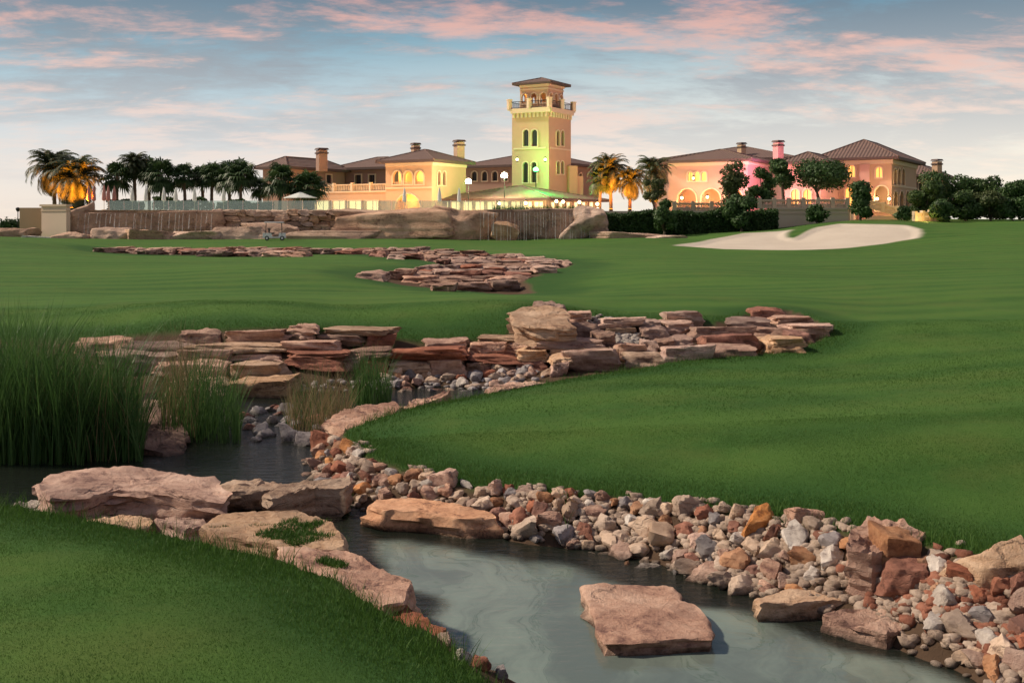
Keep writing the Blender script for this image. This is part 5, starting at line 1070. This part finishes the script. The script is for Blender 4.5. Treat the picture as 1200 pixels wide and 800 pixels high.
def terrace_hedge(px0, px1, d, h, seed, label):
    q = np.random.default_rng(seed); n = 2600; x = at(q.uniform(px0, px1, n), d); zz = TZ+h*q.uniform(0, 1, n)**.7*(.75+.3*vnoise(np.stack((x*.8, 0*x, 0*x), -1), seed)); P = np.stack((x, d+q.normal(0, .4, n), zz), -1); a = q.normal(0, 1, (n, 3)); a /= np.linalg.norm(a, axis=1)[:, None]; b_ = np.cross(a, q.normal(0, 1, (n, 3))); b_ /= np.linalg.norm(b_, axis=1)[:, None]; s = (.35*q.uniform(.6, 1.3, n))[:, None]
    V = np.stack((P-a*s*.5, P+b_*s*.3, P+a*s*.5, P-b_*s*.3), 1).reshape(-1, 3); c = np.array((P[:, 0].mean(), d, TZ)); return tag(link('terrace_shrub', mesh_np('terrace_shrub', V-c, np.arange(4*n).reshape(-1, 4), [M['leaf_mid']], False, {'rnd': np.repeat(q.uniform(0, 1, n), 4)}), None, tuple(c)), label, 'shrub')
terrace_hedge(128, 168, 136.5, 1.5, 1, 'leafy planting behind the glass beside the rose parasols'); terrace_hedge(180, 250, 137, 1.7, 2, 'leafy planting under the middle of the fan palm row'); terrace_hedge(255, 320, 137, 1.4, 3, 'leafy planting under the last fan palms of the row')
q = np.random.default_rng(5); xx = at(q.uniform(578, 690, 1500), 131.6); V, Fc, a = blades(xx, 131.6+q.uniform(-.6, .6, 1500), np.full(1500, TZ-.1), q.uniform(.3, .95, 1500), np.full(1500, .05), .7, q, 3, .6); c = np.array((xx.mean(), 131.6, TZ-.1)); tag(link('ornamental_grass', mesh_np('ornamental_grass', V-c, Fc, [M['reed']], False, {'rnd': a}), None, tuple(c)), 'row of ornamental grass above the main waterfall', 'grass')
# lamp post and golf carts
e = empty('lamp_post', (at(21, 131), 131, 1.4)); mb = MB(); mb.lathe((0,0,-.3), [(.12,0),(.06,.5),(.05,zat(248,131)-1.1)], 8); link('pole', mesh_np('pole', mb.V, mb.F, [M['iron']]), e); mb = MB(); mb.lathe((0,0,zat(248,131)-1.4), [(.12,0),(.26,.25),(.26,.4),(.05,.5)], 8); link('lamp_head', mesh_np('lamp_head', mb.V, mb.F, [M['iron']]), e); tag(e, 'thin dark lamp post beside the beige wall', 'lamp post')
def cart(px, py, d, rz, label, group=None):
    X = at(px, d); e = empty('golf_cart', (X, d, zg(X, d)+.02), rz); mb = MB()
    mb.box((.78,0,.52), (.75,1.1,.5), 0, .86); mb.box((-.75,0,.5), (.95,1.15,.5), 0, .92); mb.box((0,0,.3), (2.3,1.12,.12)); link('body', mesh_np('body', mb.V, mb.F, [M['white']]), e)
    mb = MB(); mb.box((-.3,0,.72), (.5,1.05,.16)); mb.box((-.58,0,1.02), (.12,1.05,.5)); link('seat', mesh_np('seat', mb.V, mb.F, [M['dark']]), e)
    mb = MB(); mb.box((-.05,0,1.9), (2.0,1.2,.07), 0, .94); mb.box((-.05,0,1.85), (2.05,1.24,.05)); link('roof', mesh_np('roof', mb.V, mb.F, [M['white']]), e)
    for sx_, sy_ in ((.72,.52),(.72,-.52),(-.9,.52),(-.9,-.52)): mb = MB(); mb.tube([(sx_*1.05,sy_,.55),(sx_*.98,sy_,1.84)], .025, 6); link('roof_post', mesh_np('roof_post', mb.V, mb.F, [M['dark']]), e)
    for sx_ in (.78,-.78):
        for sy_ in (.5,-.5):
            mb = MB(); mb.tube([(sx_,sy_-.09,.23),(sx_,sy_+.09,.23)], .23, 14); wh = link('wheel', mesh_np('wheel', mb.V, mb.F, [M['dark']]), e); mb = MB(); mb.tube([(sx_,sy_-.1,.23),(sx_,sy_+.1,.23)], .12, 10); link('rim', mesh_np('rim', mb.V, mb.F, [M['white']]), wh)
    mb = MB(); mb.tube([(.5,.25,.7),(.3,.25,.95)], .02, 6); mb.lathe((.3,.25,.95), [(.16,0),(.18,.02),(.16,.04)], 12); link('steering_wheel', mesh_np('steering_wheel', mb.V, mb.F, [M['dark']]), e)
    return tag(e, label, 'golf cart', group)
cart(322, 283, 119, .15, 'white-roofed golf cart parked below the coursed block wall')
cart(1136, 258, 150, .2, 'white-roofed golf cart under the light green small tree of the grove'); cart(1170, 258, 151, -.2, 'white golf cart beside the low dark tree of the grove')

# ------------------------------------------------------------------ lit lamps and added wash lights
def flood(px, py, d, col, watts, es, label, rad=.55, foot=None):
    p_ = W(px, py, d); zb_ = foot; e = empty('floodlight', (p_[0], p_[1], zb_)); mb = MB(); h = p_[2]-zb_
    mb.tube([(0,.1,-.2),(0,.1,h-.2)], .07, 8); link('pole', mesh_np('pole', mb.V, mb.F, [M['iron']]), e)
    mb = MB(); mb.lathe((0,0,h-.45), [(.25,0),(.5,.12),(.5,.2)], 12); link('housing', mesh_np('housing', mb.V, mb.F, [M['iron']]), e)
    mb = MB(); k = 8; mb.lathe((0,-.05,h), [(max(.02, rad*math.sin(math.pi*i/k)), -rad*math.cos(math.pi*i/k)) for i in range(k+1)], 16); link('lens', mesh_np('lens', mb.V, mb.F, [emis('lens_glow', tuple(.3+.7*x for x in col), 3 if col[0] < .1 else es)], True), e)
    l = lamp(px, py, d, watts, col, .6); l.location = (p_[0], p_[1]-1.0, p_[2]+.1)
    tag(e, label, 'floodlight', 'floodlights over the terrace restaurant')
flood(549, 213, 157, (1,.74,.44), 4200, 40, 'glaring white floodlight on a pole beside the pavilion', .42, 6.3); flood(591, 206, 160, (1,.70,.38), 4000, 40, 'glaring warm floodlight on a pole between pavilion and tower', .46, 6.3); flood(628, 199, 176, (.0,1,.15), 1900, 40, 'glaring green floodlight in front of the tower', .42, 6.3)
def wall_lamp(px, py, d, watts, label, es=18, col=(1,.72,.34), rad=.2):
    p_ = W(px, py, d); e = empty('wall_lantern', tuple(p_-np.array((0,0,.4)))); mb = MB(); mb.lathe((0,0,0), [(.08,0),(.22,.1),(.22,.14)], 8); mb.lathe((0,0,.66), [(.24,0),(.05,.2)], 8); link('cage', mesh_np('cage', mb.V, mb.F, [M['iron']]), e)
    mb = MB(); mb.lathe((0,0,.4), [(max(.02, rad*math.sin(math.pi*i/6)), -rad*math.cos(math.pi*i/6)) for i in range(7)], 10); link('globe', mesh_np('globe', mb.V, mb.F, [emis('lantern_glow', col, es)], True), e)
    if watts: l = lamp(px, py, d, watts, col, .3); l.location.y -= .6
    return tag(e, label, 'lantern', 'lit lanterns of the clubhouse')
for px, py, wt_ in [(585,238.5,500),(616,238,500),(652,236,500),(660,236.5,0),(679,237,500),(700,239,0),(700.5,245,0)]: wall_lamp(px, py, 150.5, wt_, 'warm lantern glowing along the front of the terrace restaurant')
for px, py in [(606,187),(639,187)]: wall_lamp(px, py, 176.0, 160, 'small lantern on the tower face above the floodlights', 10, rad=.2)
wall_lamp(799, 232, 173.5, 260, 'warm lantern inside the first rose arch', 14); wall_lamp(829, 231, 171, 260, 'warm lantern inside the second rose arch', 14); wall_lamp(1028, 233, 166, 300, 'warm lantern at the villa entrance arch', 14); wall_lamp(1042, 233, 163, 200, 'warm lantern beside the villa corner', 14); wall_lamp(812.5, 209, 172, 120, 'small lamp beside the small arched windows of the rose block', 8, rad=.18)
# light in loggias and below palms; unseen lights added to wash facades, roof
for px, py, d, wv, cl_ in [(466,206,168.5,500,AMB),(491,206,167,500,AMB),(478,236,167.5,700,AMB),(478,240,158,420,WARM),(400,242,164,900,WARM),(440,242,161,900,WARM),(372,240,166,500,WARM),(530,222,160,600,(1,.58,.22)),(515,200,158,260,(1,.60,.24)),
    (805,236,174.5,420,AMB),(833,236,172.5,420,AMB),(860,236,171,420,AMB),(815,230,158,2000,(1,.38,.28)),(860,215,160,1500,(1,.32,.42)),(885,205,166,2200,(1,.35,.58)),(912,185,170,1100,(1,.3,.55)),(905,225,158,1500,(1,.35,.5)),
    (935,236,150,900,(1,.55,.50)),(1000,228,155,700,WARM),(1014,212,157,900,(1,.32,.6)),(1034,232,168.5,500,AMB),(1036,222,155,1100,WARM),(1058,236,160,500,WARM),(1035,246,137,160,(1,.62,.2)),(1085,257,133,160,(1,.62,.2)),
    (634,213,163,3000,(0,1,.12)),(617,108,183,220,AMB),(630,119,173,140,WARM),(664,165,166,1500,WARM)]:
    lamp(px, py, d, wv, cl_, .35)
def uplight(px, d, label, watts, tgt, col=(1,.24,.012), zb=TZ, size=100):
    X = at(px, d); e = empty('uplight', (X, d, zb)); mb = MB(); mb.lathe((0,0,0), [(.16,0),(.2,.12),(.2,.3)], 10); link('housing', mesh_np('housing', mb.V, mb.F, [M['iron']]), e); mb = MB(); mb.lathe((0,0,.305), [(.17,0),(.17,.02)], 10); link('lens', mesh_np('lens', mb.V, mb.F, [emis('uplight_lens', col, 12)]), e)
    l = bpy.data.lights.new('spot', 'SPOT'); l.energy = watts; l.color = col; l.spot_size = R(size); l.spot_blend = .6; l.shadow_soft_size = .15; o = bpy.data.objects.new('spot', l); COL.objects.link(o); o.location = (X, d, zb+.45); o.rotation_euler = (Vector(tgt)-o.location).to_track_quat('-Z', 'Y').to_euler()
    tag(e, label, 'uplight', 'uplights under the palms')
uplight(62, 132.6, 'ground uplight before the large date palm', 10000, (at(66, 140), 140, 10.2), size=52); uplight(96, 132.2, 'ground uplight before the broad date palm', 17000, (at(97, 138), 138, 9.6), size=56); uplight(84, 132.4, 'ground uplight between the two date palms', 8000, (at(82, 139), 139, 9.2), size=50)
uplight(716, 143.5, 'ground uplight before the golden date palm', 22000, (at(717, 151), 151, 10.0), size=60); uplight(738, 143, 'ground uplight before the shorter golden palm', 17000, (at(738, 150), 150, 8.8), size=60); uplight(768, 143, 'ground uplight below the small bushy tree', 1600, (at(766, 142.2), 142.2, 9)); uplight(705, 147, 'ground uplight near the tower wing palm', 3500, (at(706, 151), 151, 9))
